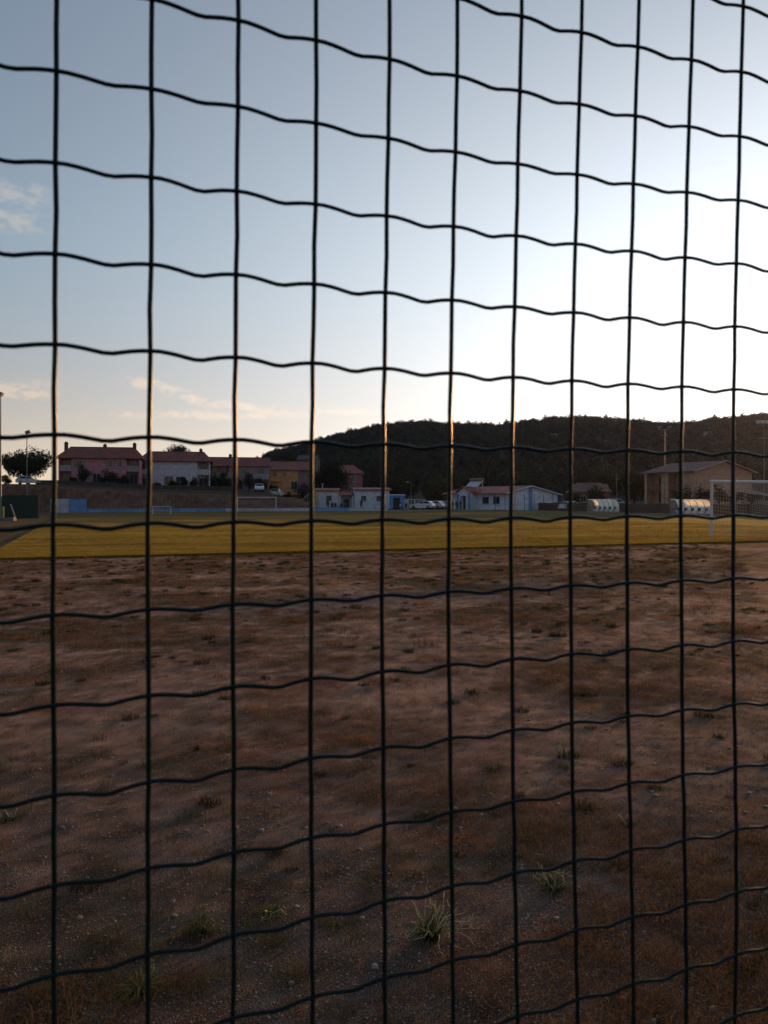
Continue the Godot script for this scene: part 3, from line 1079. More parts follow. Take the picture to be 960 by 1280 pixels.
	for s in [[la, lb, tb, ta, Vector3(-0.3, 1, 0)], [ra, rb, tb, ta, Vector3(0.3, 1, 0)]]:
		mb.quad(s[0] + t, s[1] + t, s[2] + t, s[3] + t, s[4])
		mb.quad(s[0], s[1], s[2], s[3], -s[4])
		mb.quad(s[0], s[1], s[1] + t, s[0] + t, Vector3(s[4].x, 0, 0))
		mb.quad(s[0], s[3], s[3] + t, s[0] + t, Vector3(0, 0, 1))
		mb.quad(s[1], s[2], s[2] + t, s[1] + t, Vector3(0, 0, -1))
	rf = obj("roof", mb, roof_tiles(0.17, 0.085, 0.07), f)
	mb = MB.new()
	mb.tube(PackedVector3Array([la + t * 0.5 + Vector3(0, 0, 0.05), ta + t * 0.5 + Vector3(0, 0, 0.05), ra + t * 0.5 + Vector3(0, 0, 0.05)]), PackedFloat32Array([0.09]), 6)
	obj("verge_board", mb, plain(0.42, 0.33, 0.26), rf)
	var side := Basis(Vector3(0, 0, 1), Vector3.UP, Vector3(-1, 0, 0))
	for z in [-3.8, -7.9]:
		mb = MB.new()
		mb.span(0.0, 1.498, 2.2, 2.4, z - 1.19, z + 1.19)
		mb.span(0.0, 0.1, 2.402, 3.2, z - 1.19, z + 1.19)
		obj("balcony", mb, noisy(0.20, 0.095, 0.06), f)
		window(f, z, 3.5, 1.1, 2.0, 0.0, plain(0.30, 0.22, 0.16), "plain", side, Vector3(1.498, 0, 0))
		window(f, z, 1.2, 1.1, 1.7, 0.0, plain(0.30, 0.22, 0.16), "plain", side, Vector3(1.498, 0, 0))
	# three pale houses in the wood
	for k in 3:
		var hx: float = HILL_HOUSES[k][0]
		var hz: float = HILL_HOUSES[k][1]
		var w := thing("hill_house", ["tiny pale house high in the wood above the clubhouse gable", "tiny pale house in the wood above the low tiled house", "tiny pale house in the wood above the ochre house"][k], "house", Vector3(hx, hill_y(hx, hz) - 0.5, hz), -14 + 9 * k)
		mb = MB.new()
		gable_wall(mb, 0, 3.4 + k, 0, -5, 3.2, 4.3)
		obj("wall", mb, noisy(0.34, 0.33, 0.33), w)
		gable_roof(w, 0, 3.4 + k, 0, -5, 3.2, 4.3, roof_tiles(0.14, 0.07, 0.055), 0.3)
		window(w, 1.6, 1.8, 0.9, 1.1, 0.002, white)
	# red-roofed low house right of the clubhouse
	var h := thing("low_tiled_house", "low house with pale red tiled roof among shrubs, beyond the far dugout", "house", Vector3(33.2, 0.5, -142), -8)
	mb = MB.new()
	gable_wall(mb, 0, 6.6, 0, -7, 2.6, 4.0)
	obj("wall", mb, noisy(0.24, 0.14, 0.10), h)
	gable_roof(h, 0, 6.6, 0, -7, 2.6, 4.0, roof_tiles(0.21, 0.105, 0.08), 0.4, 1.5)
	window(h, 2.0, 1.3, 0.9, 1.1, 0.002, white); window(h, 4.6, 1.2, 1.0, 2.0, 0.002, white, "door")


func make_club() -> void:
	var tiles := roof_tiles(0.30, 0.10, 0.075)
	var wall := noisy(0.64, 0.65, 0.74)
	var frame := plain(0.10, 0.13, 0.20, 0.6)
	# changing rooms: two white blocks and a recessed porch
	var a := thing("changing_rooms", "long low white building with red tile eaves behind the blue wall", "sports building", Vector3(-12.4, 0.0, -146), 4)
	var mb := MB.new()
	mb.span(0, 4.2, -0.3, 3.35, 0, -6)
	mb.span(4.202, 7.0, -0.3, 3.0, -1.6, -6)
	mb.span(7.002, 13.4, -0.3, 3.45, 0.3, -6)
	obj("wall", mb, wall, a)
	mb = MB.new()
	mb.box(Vector3(2.0, 3.55, -2.9), Vector3(4.9, 0.16, 7.2), Basis(Vector3.RIGHT, 0.06))
	obj("roof", mb, tiles, a)
	mb = MB.new()
	mb.box(Vector3(10.3, 3.68, -2.8), Vector3(7.0, 0.16, 7.4), Basis(Vector3.RIGHT, 0.06))
	obj("roof", mb, tiles, a)
	mb = MB.new()
	mb.box(Vector3(5.65, 2.75, -0.5), Vector3(2.55, 0.14, 2.6), Basis(Vector3.RIGHT, 0.22))
	obj("porch_roof", mb, tiles, a)
	mb = MB.new()
	mb.span(4.3, 4.5, -0.3, 2.5, 0.3, 0.5); mb.span(6.6, 6.8, -0.3, 2.5, 0.32, 0.5)
	obj("porch_post", mb, wall, a)
	window(a, 2.4, 2.0, 0.95, 0.85, 0.002, frame)
	window(a, 8.7, 1.95, 0.9, 0.85, 0.302, frame)
	window(a, 11.5, 1.95, 0.95, 0.85, 0.302, frame)
	window(a, 5.6, 0.8, 1.1, 2.0, -1.598, frame, "door")
	mb = MB.new()
	mb.bar(Vector3(1.2, 3.5, -1.5), Vector3(1.2, 4.5, -1.5), 0.09)
	mb.bar(Vector3(1.2, 4.5, -1.5), Vector3(1.2, 4.62, -1.5), 0.18)
	obj("flue", mb, plain(0.4, 0.4, 0.4, 0.5), a)
	mb = MB.new()
	mb.bar(Vector3(13.0, 3.6, -3), Vector3(13.0, 6.6, -3), 0.035)
	mb.bar(Vector3(12.5, 6.3, -3), Vector3(13.5, 6.3, -3), 0.02)
	mb.bar(Vector3(12.6, 6.0, -3), Vector3(13.4, 6.0, -3), 0.02)
	obj("aerial", mb, plain(0.3, 0.3, 0.3, 0.4, 0.6), a)
	# outside stair at its left
	var s := thing("outside_stair", "cream concrete stair with sloping handrail left of the white building", "stair", Vector3(-14.6, 0.4, -143.5), 6)
	mb = MB.new()
	for k in 8:
		mb.span(0.0 + 0.27 * k, 2.3, 0.19 * k, 0.19 * (k + 1) - 0.002, 0, -1.1)
	mb.span(2.302, 2.9, -0.5, 2.3, 0, -1.2)
	obj("step", mb, noisy(0.42, 0.36, 0.28), s)
	mb = MB.new()
	mb.tube(PackedVector3Array([Vector3(-0.6, 0.7, 0.1), Vector3(1.6, 2.7, 0.1), Vector3(2.5, 2.75, 0.1)]), PackedFloat32Array([0.06]), 6)
	for k in 5:
		mb.bar(Vector3(-0.3 + 0.6 * k, 0.15 * k, 0.1), Vector3(-0.3 + 0.6 * k, 0.98 + minf(0.54 * k, 1.75), 0.1), 0.03)
	obj("handrail", mb, plain(0.45, 0.43, 0.40, 0.5), s)
	# blue shed
	var b := thing("blue_shed", "small sky-blue shed with dark doorway at the white building's right end", "shed", Vector3(1.1, 0, -140), 3)
	mb = MB.new()
	mb.span(0, 0.5, -0.2, 2.4, 0, -2.6); mb.span(1.7, 2.5, -0.2, 2.4, 0, -2.6); mb.span(0.502, 1.698, 2.0, 2.4, 0, -2.6); mb.span(0.502, 1.698, -0.2, 2.0, -1.4, -2.6)
	obj("wall", mb, noisy(0.14, 0.30, 0.56), b)
	mb = MB.new()
	mb.box(Vector3(1.25, 2.48, -1.25), Vector3(2.8, 0.1, 3.0), Basis(Vector3.RIGHT, 0.05))
	obj("roof", mb, noisy(0.28, 0.38, 0.50), b)
	mb = MB.new()
	mb.span(0.52, 1.68, -0.1, 1.98, -0.5, -0.44)
	obj("door", mb, plain(0.02, 0.025, 0.035, 0.6), b)
	# clubhouse
	var c := thing("clubhouse", "red-roofed white clubhouse with wide gable end and pale blue pilasters", "clubhouse", Vector3(19.5, 0.0, -125), 30)
	mb = MB.new()
	mb.prism(PackedVector2Array([Vector2(0, -0.3), Vector2(9.9, -0.3), Vector2(9.9, 2.5), Vector2(4.2, 3.75), Vector2(0, 2.75)]), -17, 0)
	obj("wall", mb, noisy(0.64, 0.66, 0.76), c)
	mb = MB.new()
	var t := Vector3(0, 0.14, 0)
	var la := Vector3(-0.9, 2.55, 0.35); var lb := Vector3(-0.9, 2.55, -17.4)
	var ta := Vector3(4.2, 3.77, 0.35); var tb := Vector3(4.2, 3.77, -17.4)
	var ra := Vector3(10.6, 2.36, 0.35); var rb := Vector3(10.6, 2.36, -17.4)
	for q in [[la, lb, tb, ta, Vector3(-0.3, 1, 0)], [ra, rb, tb, ta, Vector3(0.3, 1, 0)]]:
		mb.quad(q[0] + t, q[1] + t, q[2] + t, q[3] + t, q[4])
		mb.quad(q[0], q[1], q[2], q[3], -q[4])
		mb.quad(q[0], q[1], q[1] + t, q[0] + t, Vector3(q[4].x, 0, 0))
		mb.quad(q[0], q[3], q[3] + t, q[0] + t, Vector3(0, 0, 1))
		mb.quad(q[1], q[2], q[2] + t, q[1] + t, Vector3(0, 0, -1))
	var rf := obj("roof", mb, roof_tiles(0.36, 0.115, 0.09), c)
	mb = MB.new()
	mb.tube(PackedVector3Array([la + t * 0.4 + Vector3(0, 0, 0.06), ta + t * 0.4 + Vector3(0, 0, 0.06), ra + t * 0.4 + Vector3(0, 0, 0.06)]), PackedFloat32Array([0.11]), 6)
	obj("verge_board", mb, plain(0.50, 0.54, 0.62), rf)
	mb = MB.new(); mb.span(3.9, 4.5, -0.3, 3.55, 0.002, 0.16)
	obj("pilaster", mb, noisy(0.20, 0.30, 0.50), c)
	mb = MB.new(); mb.span(-0.02, 0.5, -0.3, 2.5, 0.002, 0.16)
	obj("pilaster", mb, noisy(0.20, 0.30, 0.50), c)
	var side := Basis(Vector3(0, 0, 1), Vector3.UP, Vector3(-1, 0, 0))
	for z in [-3.2, -6.0]:
		window(c, z, 1.6, 1.6, 1.1, 0.002, frame, "plain", side)
	# its entrance porch
	var p := Node3D.new()
	p.name = "porch"
	c.add_child(p)
	mb = MB.new()
	var xf := Transform3D(side, Vector3(-1.6, 0, 0))
	mb.prism(PackedVector2Array([Vector2(-11.6, -0.3), Vector2(-10.9, -0.3), Vector2(-10.9, 2.3), Vector2(-9.3, 2.3), Vector2(-9.3, -0.3), Vector2(-8.2, -0.3), Vector2(-8.2, 2.9), Vector2(-9.9, 3.6), Vector2(-11.6, 2.9)]), -1.58, 0, xf)
	obj("porch_wall", mb, noisy(0.62, 0.63, 0.72), p)
	mb = MB.new()
	mb.box(xf * Vector3(-10.1, 1.0, -0.7), Vector3(1.56, 2.58, 0.1), side)
	obj("porch_door", mb, plain(0.06, 0.05, 0.05, 0.6), p)
	for z in [-11.5, -8.3]:
		mb = MB.new()
		mb.box(xf * Vector3(z, 1.2, 0.1), Vector3(0.5, 3.0, 0.18), side)
		obj("porch_pilaster", mb, noisy(0.20, 0.30, 0.50), p)
	mb = MB.new()
	mb.prism(PackedVector2Array([Vector2(-12.0, 2.85), Vector2(-9.9, 3.72), Vector2(-7.8, 2.85), Vector2(-7.8, 3.0), Vector2(-9.9, 3.9), Vector2(-12.0, 3.0)]), -3.0, 0.3, xf)
	obj("porch_roof", mb, tiles, p)
	# solar panels on a rack above
	var so := thing("solar_rack", "tilted solar panels on a frame above the clubhouse porch", "solar panels", c.transform * Vector3(0.4, 3.3, -9.6), 30 - 90)
	for k in 4:
		mb = MB.new()
		mb.box(Vector3(-1.5 + 0.85 * k, 0.95, 0), Vector3(0.78, 1.5, 0.06), Basis(Vector3.RIGHT, -0.85))
		obj("panel", mb, plain(0.42, 0.45, 0.50, 0.15), so)  # pale base colour stands in for the sky reflected in the panels
	mb = MB.new()
	for x in [-1.8, 1.5]:
		mb.bar(Vector3(x, -0.3, -0.5), Vector3(x, 1.55, -0.5), 0.05)
		mb.bar(Vector3(x, -0.3, 0.5), Vector3(x, 0.45, 0.5), 0.05)
		mb.bar(Vector3(x, 0.42, 0.55), Vector3(x, 1.5, -0.6), 0.04)
	mb.bar(Vector3(-2.0, 1.6, -0.55), Vector3(1.8, 1.6, -0.55), 0.05)
	obj("rack_frame", mb, plain(0.5, 0.5, 0.5, 0.4, 0.5), so)
	mb = MB.new()
	mb.bar(Vector3(-1.9, 1.75, -0.5), Vector3(1.7, 1.75, -0.5), 0.17)
	obj("water_tank", mb, plain(0.35, 0.10, 0.09, 0.5), so)
	# posts of a slim rail before the clubhouse
	for k in 8:
		var post := MB.new()
		var q := Vector3(16.8 + 1.55 * k, 0, -121.3 - 0.45 * k)
		post.bar(Vector3(0, -0.2, 0), Vector3(0, 2.5, 0), 0.045)
		post.bar(Vector3(0, 2.5, 0), Vector3(0, 2.56, 0), 0.06)
		var o := obj("fence_post", post, plain(0.06, 0.06, 0.07, 0.6))
		o.position = q
		tag(o, "thin dark post, %s in the row before the clubhouse" % ["first from the left", "second from the left", "third from the left", "fourth from the left", "fourth from the right", "third from the right", "second from the right", "last at the right"][k], "post", "posts in a row before the clubhouse")


func wall_strip(called: String, label: String, cat: String, u0: float, u1: float, v: float, h: float, pieces: Array) -> void:
	var t := thing(called, label, cat, at_uv(u0, v), TURN)
	for s in pieces:      # [from, to, material, name]
		var mb := MB.new()
		mb.span(s[0] - u0 + 0.015, s[1] - u0 - 0.015, -0.2, h, -0.1, 0.1)
		mb.span(s[0] - u0 + 0.015, s[1] - u0 - 0.015, h + 0.002, h + 0.06, -0.13, 0.13)
		obj(s[3], mb, s[2], t)


func make_walls() -> void:
	var blue := noisy(0.17, 0.27, 0.46, 0.8, 0.6)
	var blue2 := noisy(0.20, 0.33, 0.56, 0.8, 0.6)
	var pale := noisy(0.50, 0.50, 0.54, 0.8, 0.6)
	var p := []
	var u := -0.6
	for k in 9:
		p.append([u, u + 2.0, blue if k % 3 else blue2, "blue_panel"]); u += 2.0
	for k in 6:
		p.append([u, u + 2.0, pale, "white_panel"]); u += 2.0
	for k in 3:
		p.append([u, u + 2.0, blue2, "pale_blue_panel"]); u += 2.0
	for k in 3:
		p.append([u, u + 2.0, pale, "white_panel"]); u += 2.0
	wall_strip("low_painted_wall", "low blue and white painted wall along the pitch's far end line", "wall", -0.6, u, 112.0, 0.44, p)
	var b := thing("board_fence", "tall board pair, one white and one blue, at the pitch's far left corner", "hoarding", at_uv(-5.0, 111.6), TURN)
	for k in 4:
		var mb := MB.new()
		mb.span(k * 1.1 + 0.01, k * 1.1 + 1.09, 0.0, 1.75, -0.05, 0.05)
		mb.span(k * 1.1 + 0.01, k * 1.1 + 1.09, 1.752, 1.8, -0.08, 0.08)
		obj("white_board" if k < 2 else "blue_board", mb, noisy(0.44, 0.45, 0.52) if k < 2 else noisy(0.15, 0.27, 0.52), b)
	# brown wall behind the dugouts, panel by panel
	var w := thing("brown_block_wall", "low brown block wall running behind both dugouts", "wall", at_uv(67.0, 40.0), TURN + 90.0)
	for k in 36:
		var mb := MB.new()
		mb.span(2.5 * k + 0.02, 2.5 * k + 2.48, -0.3, 1.15 + 0.04 * (k % 3), -0.1, 0.1)
		obj("wall_panel", mb, noisy(0.11, 0.075, 0.06, 0.9, 0.7) if k % 2 else noisy(0.125, 0.085, 0.065, 0.9, 0.7), w)
	# kerb between the far end of the pitch and the clubhouse
	var kerb := MB.new()
	kerb.span(0, 26, -0.1, 0.13, -0.15, 0.15)
	var ko := obj("kerb", kerb, noisy(0.36, 0.33, 0.31))
	ko.position = at_uv(37.5, 112.3); ko.rotation.y = deg_to_rad(TURN)
	tag(ko, "pale concrete kerb along the pitch before cars and clubhouse", "kerb")
	# white barred gate beside the blue shed
	var g := thing("white_gate", "white framed barrier with mesh beside the blue shed", "gate", Vector3(3.6, 0, -138), 6)
	var mb := MB.new()
	for x in [0.0, 1.7, 3.4]:
		mb.span(x - 0.07, x + 0.07, -0.1, 1.75, -0.07, 0.07)
	for y in [0.75, 1.68]:
		mb.span(0.072, 1.628, y, y + 0.1, -0.05, 0.05); mb.span(1.772, 3.328, y, y + 0.1, -0.05, 0.05)
	obj("gate_frame", mb, plain(0.5, 0.48, 0.46, 0.6), g)
	mb = MB.new()
	for k in 14:
		mb.bar(Vector3(0.22 + k * 0.23, 0.85, 0), Vector3(0.22 + k * 0.23, 1.68, 0), 0.018, -1, 5)
	obj("gate_bars", mb, plain(0.45, 0.45, 0.46, 0.6), g)
	mb = MB.new(); mb.span(0.1, 0.62, 0.0, 1.66, 0.08, 0.12)
	obj("end_panel", mb, plain(0.48, 0.45, 0.42, 0.7), g)
	# green windbreak at the far left
	var n := thing("green_netting", "dark green windbreak netting on posts at the left edge", "netting", Vector3(-42.6, 0, -70.6), 3)
	for k in 4:
		mb = MB.new(); mb.bar(Vector3(k * 4.0, -0.2, 0), Vector3(k * 4.0, 2.15, 0), 0.035)
		obj("post", mb, plain(0.05, 0.055, 0.05, 0.8), n)
		if k < 3:
			mb = MB.new(); mb.span(k * 4.0 + 0.06, k * 4.0 + 3.94, 0.05, 2.1, -0.012, 0.012)
			obj("net_panel", mb, plain(0.040, 0.052, 0.046, 0.95), n)
	var yp := obj("marker_post", MB.new().bar(Vector3(0, -0.1, 0), Vector3(0, 1.15, 0), 0.09, 0.08), plain(0.24, 0.26, 0.08, 0.7))
	yp.position = Vector3(-31.3, 0, -66)
	tag(yp, "short yellow-green post at the left edge before the netting", "post")
	var lp := obj("leaning_pole", MB.new().bar(Vector3(0.5, -0.05, 0), Vector3(0, 1.35, 0), 0.06, 0.05), plain(0.26, 0.27, 0.28, 0.7))
	lp.position = Vector3(-30.7, 0, -66)
	tag(lp, "white pole leaning beside the green netting", "pole")
	var sl := obj("concrete_slab", MB.new().box(Vector3(0, 0.12, 0), Vector3(1.1, 0.30, 0.5), Basis(Vector3(0, 0, 1), 0.08)), noisy(0.17, 0.165, 0.16))
	sl.position = Vector3(-30.2, 0, -64.5)
	tag(sl, "low pale concrete slab lying before the leaning white pole", "slab")
	# garden walls below the houses
	var gw := thing("garden_wall", "long dark garden wall along the foot of the house row", "wall", Vector3(-60, 0, -139), 14)
	for k in 13:
		mb = MB.new()
		var q := gw.transform * Vector3(2.6 * k + 1.3, 0, 0)
		var uq := uv_of(q.x, q.z)
		var y := height_at(uq.x, uq.y)
		mb.span(2.6 * k + 0.02, 2.6 * k + 2.58, y - 0.6, y + 0.75, -0.1, 0.1)
		obj("wall_panel", mb, noisy(0.07, 0.062, 0.055, 0.9, 0.5), gw)


# ---------------------------------------------------------------- pitch furniture
func make_goals() -> void:
	var white := plain(0.55, 0.55, 0.56, 0.4)
	var g := thing("football_goal", "full-size white football goal with net, seen from behind at right", "goal", at_uv(26.1, 28.8, 0.05), TURN)
	for x in [0.0, 7.32]:
		var mb := MB.new(); mb.bar(Vector3(x, -0.1, 0), Vector3(x, 2.44, 0), 0.065, -1, 12)
		obj("post", mb, white, g)
	var cb := MB.new(); cb.bar(Vector3(-0.065, 2.5, 0), Vector3(7.385, 2.5, 0), 0.065, -1, 12)
	obj("crossbar", cb, white, g)
	for x in [-1.0, 8.3]:
		var mb := MB.new(); mb.bar(Vector3(x, -0.1, 2.45), Vector3(x, 2.5, 2.45), 0.035, -1, 8)
		obj("net_pole", mb, plain(0.30, 0.29, 0.30, 0.5), g)
	# net: hangs from the crossbar back to a slack head rope between the poles, then to the ground
	var P := func(s: float, t: float) -> Vector3:
		var x := lerpf(0.05, 7.27, s)
		if t < 0.42:
			var k := t / 0.42
			return Vector3(x, 2.43 - k * (0.25 + 0.55 * 4.0 * s * (1.0 - s) * 0.8) - 0.22 * sin(PI * k), 0.07 + 1.95 * k)
		var k := (t - 0.42) / 0.58
		var y0 := 2.43 - (0.25 + 0.55 * 4.0 * s * (1.0 - s) * 0.8)
		return Vector3(x, y0 * (1.0 - k), 2.02 + 0.18 * sin(PI * k) + 0.05 * sin(s * 19.0))
	var net := MB.new()
	for i in 62:
		var pts := PackedVector3Array()
		for k in 19:
			pts.append(P.call(i / 61.0, k / 18.0))
		net.tube(pts, PackedFloat32Array([0.0050]), 3, false)
	for j in 36:
		var pts := PackedVector3Array()
		for k in 25:
			pts.append(P.call(k / 24.0, j / 35.0))
		net.tube(pts, PackedFloat32Array([0.0050]), 3, false)
	for s in [0.0, 7.32]:
		for j in 17:
			net.tube(PackedVector3Array([Vector3(s, 2.4 * j / 16.0, 0.07), Vector3(s, 2.15 * j / 16.0, 2.0)]), PackedFloat32Array([0.0050]), 3, false)
		for j in 13:
			var z := 0.07 + 1.95 * j / 12.0
			net.tube(PackedVector3Array([Vector3(s, 0, z), Vector3(s, 2.42 - 0.25 * j / 12.0, z)]), PackedFloat32Array([0.0050]), 3, false)
	for s in [[Vector3(0.05, 2.18, 2.02), Vector3(-1.0, 2.45, 2.45)], [Vector3(7.27, 2.18, 2.02), Vector3(8.3, 2.45, 2.45)]]:
		net.tube(PackedVector3Array([s[0], s[1]]), PackedFloat32Array([0.006]), 4)
	obj("net", net, plain(0.42, 0.40, 0.40, 0.8), g).set_meta("kind", "stuff")
	# far goal
	var f := thing("small_goal", "distant white goal with sagging net before the painted wall", "goal", at_uv(18.8, 110.4, 0.05), TURN + 2)
	for x in [0.0, 5.4]:
		var mb := MB.new(); mb.bar(Vector3(x, -0.1, 0), Vector3(x, 1.9, 0), 0.06, -1, 8)
		obj("post", mb, white, f)
	var mb2 := MB.new(); mb2.bar(Vector3(-0.06, 1.95, 0), Vector3(5.46, 1.95, 0), 0.055, -1, 8)
	obj("crossbar", mb2, white, f)
	var fn := MB.new()
	for i in 23:
		var x := 5.4 * i / 22.0
		fn.tube(PackedVector3Array([Vector3(x, 1.9, -0.05), Vector3(x, 1.5 - 0.1 * sin(PI * i / 22.0), -0.8), Vector3(x, 0, -1.1)]), PackedFloat32Array([0.006]), 3, false)
	for j in 8:
		fn.tube(PackedVector3Array([Vector3(0, 1.5 - 0.2 * j, -0.8 - 0.04 * j), Vector3(2.7, 1.4 - 0.19 * j, -0.8 - 0.04 * j), Vector3(5.4, 1.5 - 0.2 * j, -0.8 - 0.04 * j)]), PackedFloat32Array([0.009]), 3, false)
	obj("net", fn, plain(0.34, 0.33, 0.33, 0.8), f).set_meta("kind", "stuff")
	# training goal at the left
	var m := thing("training_goal", "tiny white training goal standing before the blue wall", "goal", at_uv(6.2, 90.0, 0.05), TURN)
	for x in [0.0, 1.9]:
		var mb := MB.new()
		mb.tube(PackedVector3Array([Vector3(x, 0, 0), Vector3(x, 0.9, 0), Vector3(x, 0.55, -0.5), Vector3(x, 0.03, -0.8)]), PackedFloat32Array([0.035]), 6)
		obj("side_frame", mb, white, m)
	var mc := MB.new(); mc.bar(Vector3(-0.03, 0.9, 0), Vector3(1.93, 0.9, 0), 0.035)
	obj("crossbar", mc, white, m)
	var mn := MB.new()
	for i in 12:
		mn.tube(PackedVector3Array([Vector3(1.9 * i / 11.0, 0.88, -0.03), Vector3(1.9 * i / 11.0, 0.52, -0.5), Vector3(1.9 * i / 11.0, 0.02, -0.8)]), PackedFloat32Array([0.006]), 3, false)
	for j in 6:
		mn.bar(Vector3(0, 0.8 - 0.14 * j, -0.12 - 0.12 * j), Vector3(1.9, 0.8 - 0.14 * j, -0.12 - 0.12 * j), 0.006, -1, 3)
	obj("net", mn, plain(0.4, 0.4, 0.42, 0.8), m).set_meta("kind", "stuff")


func make_dugout(label: String, at: Vector3, turn: float) -> Node3D:      # local +z is the open front, x runs along it
	var t := thing("team_dugout", label, "dugout", at, turn, "team dugouts beside the far touchline")
	var L := 5.5
	var arc := PackedVector2Array()      # side profile, x = towards the front, y = up
	for k in 11:
		var a := lerpf(0.0, 1.9, k / 10.0)
		arc.append(Vector2(-0.65 + (1.0 - cos(a)) * 0.92, 0.55 + sin(a) * 1.15))
	arc.insert(0, Vector2(-0.66, 0.05))
	var poly := StandardMaterial3D.new()
	poly.albedo_color = Color(0.96, 0.95, 0.90).linear_to_srgb()
	poly.roughness = 0.28
	poly.backlight_enabled = true
	poly.backlight = Color(1.0, 0.95, 0.80).linear_to_srgb()
	poly.cull_mode = BaseMaterial3D.CULL_DISABLED
	for s in 5:
		var mb := MB.new()
		var x0 := -L * 0.5 + s * L / 5.0 + 0.03
		var x1 := x0 + L / 5.0 - 0.06
		var i := mb.v.size()
		for k in arc.size():
			var tg := (arc[mini(k + 1, arc.size() - 1)] - arc[maxi(k - 1, 0)]).normalized()
			var nn := Vector3(0, tg.x, -tg.y)
			mb.add(Vector3(x0, arc[k].y, arc[k].x), nn)
			mb.add(Vector3(x1, arc[k].y, arc[k].x), nn)
		for k in arc.size() - 1:
			mb.tri_i(i + 2 * k, i + 2 * k + 1, i + 2 * k + 3, mb.n[i + 2 * k])
			mb.tri_i(i + 2 * k, i + 2 * k + 3, i + 2 * k + 2, mb.n[i + 2 * k])
		obj("roof_sheet", mb, poly, t)
	for s in 6:
		var mb := MB.new()
		var pts := PackedVector3Array()
		for q in arc:
			pts.append(Vector3(-L * 0.5 + s * L / 5.0, q.y, q.x))
		mb.tube(pts, PackedFloat32Array([0.035]), 6)
		mb.bar(Vector3(-L * 0.5 + s * L / 5.0, 0.05, -0.62), Vector3(-L * 0.5 + s * L / 5.0, 0.05, 0.55), 0.03)
		obj("rib", mb, plain(0.05, 0.05, 0.055, 0.5), t)
	var cap := MB.new()
	for s in [-1.0, 1.0]:
		var pp := PackedVector2Array(arc)
		pp.append(Vector2(arc[arc.size() - 1].x, 0.05))
		var tr := Geometry2D.triangulate_polygon(pp)
		for k in range(0, tr.size(), 3):
			cap.tri(Vector3(s * (L * 0.5 + 0.002), pp[tr[k]].y, pp[tr[k]].x), Vector3(s * (L * 0.5 + 0.002), pp[tr[k + 1]].y, pp[tr[k + 1]].x), Vector3(s * (L * 0.5 + 0.002), pp[tr[k + 2]].y, pp[tr[k + 2]].x), Vector3(s, 0, 0))
	var clear := StandardMaterial3D.new()
	clear.transparency = BaseMaterial3D.TRANSPARENCY_ALPHA
	clear.albedo_color = Color(0.75, 0.75, 0.72, 0.22)
	clear.roughness = 0.2
	obj("end_sheet", cap, clear, t)
	for s in 5:
		var x := -L * 0.5 + (s + 0.5) * L / 5.0
		var mb := MB.new()
		mb.box(Vector3(x, 0.33, -0.1), Vector3(0.50, 0.07, 0.42))
		mb.box(Vector3(x, 0.17, -0.1), Vector3(0.30, 0.25, 0.10))
		var st := obj("seat", mb, plain(0.50, 0.53, 0.60, 0.5), t)
		mb = MB.new()
		mb.box(Vector3(x, 0.54, -0.33), Vector3(0.46, 0.36, 0.06), Basis(Vector3.RIGHT, -0.15))
		obj("seat_back", mb, plain(0.030, 0.05, 0.16, 0.5), st)
	var fl := MB.new()
	fl.span(-L * 0.5 - 0.1, L * 0.5 + 0.1, -0.05, 0.06, -0.75, 0.6)
	obj("base", fl, noisy(0.30, 0.29, 0.29), t)
	return t


func pole_lamp(called: String, label: String, at: Vector3, h: float, r: float, kind: String, turn := 0.0) -> void:
	var t := thing(called, label, "lamp post" if kind != "bare" else "pole", at, turn)
	var mb := MB.new()
	mb.bar(Vector3(0, -0.3, 0), Vector3(0, h, 0), r, r * 0.6, 8)
	obj("pole", mb, plain(0.16, 0.155, 0.15, 0.5, 0.3), t)
	var grey := plain(0.14, 0.13, 0.13, 0.5)
	if kind == "flood":
		mb = MB.new()
		mb.bar(Vector3(-0.8, h - 0.1, 0), Vector3(0.8, h - 0.1, 0), 0.05)
		mb.bar(Vector3(-0.5, h - 0.9, 0), Vector3(0.5, h - 0.9, 0), 0.04)
		obj("cross_arm", mb, grey, t)
		for x in [-0.7, 0.7]:
			mb = MB.new()
			mb.box(Vector3(x, h + 0.16, 0.05), Vector3(0.5, 0.38, 0.3), Basis(Vector3.RIGHT, 0.5))
			obj("floodlight", mb, grey, t)
	elif kind == "head":
		mb = MB.new()
		mb.box(Vector3(0.12, h + 0.15, 0), Vector3(0.55, 0.36, 0.4), Basis(Vector3(0, 0, 1), 0.4))
		obj("floodlight", mb, grey, t)
	elif kind == "arm":
		mb = MB.new()
		mb.tube(PackedVector3Array([Vector3(0, h - 0.1, 0), Vector3(-0.1, h + 0.15, 0), Vector3(-0.45, h + 0.28, 0)]), PackedFloat32Array([0.035]), 6)
		obj("arm", mb, grey, t)
		mb = MB.new()
		mb.box(Vector3(-0.65, h + 0.3, 0), Vector3(0.5, 0.14, 0.22))
		obj("lamp_head", mb, plain(0.45, 0.40, 0.38, 0.5), t)
	elif kind == "bank":
		mb = MB.new()
		mb.bar(Vector3(-0.9, h, 0), Vector3(0.9, h, 0), 0.05)
		mb.bar(Vector3(-0.6, h - 1.6, 0), Vector3(0.6, h - 1.6, 0), 0.05)
		obj("cross_arm", mb, grey, t)
		for x in [-0.6, 0.0, 0.6]:
			mb = MB.new()
			mb.box(Vector3(x, h + 0.2, 0.1), Vector3(0.5, 0.34, 0.25))
			obj("floodlight", mb, plain(0.55, 0.54, 0.52, 0.3), t)


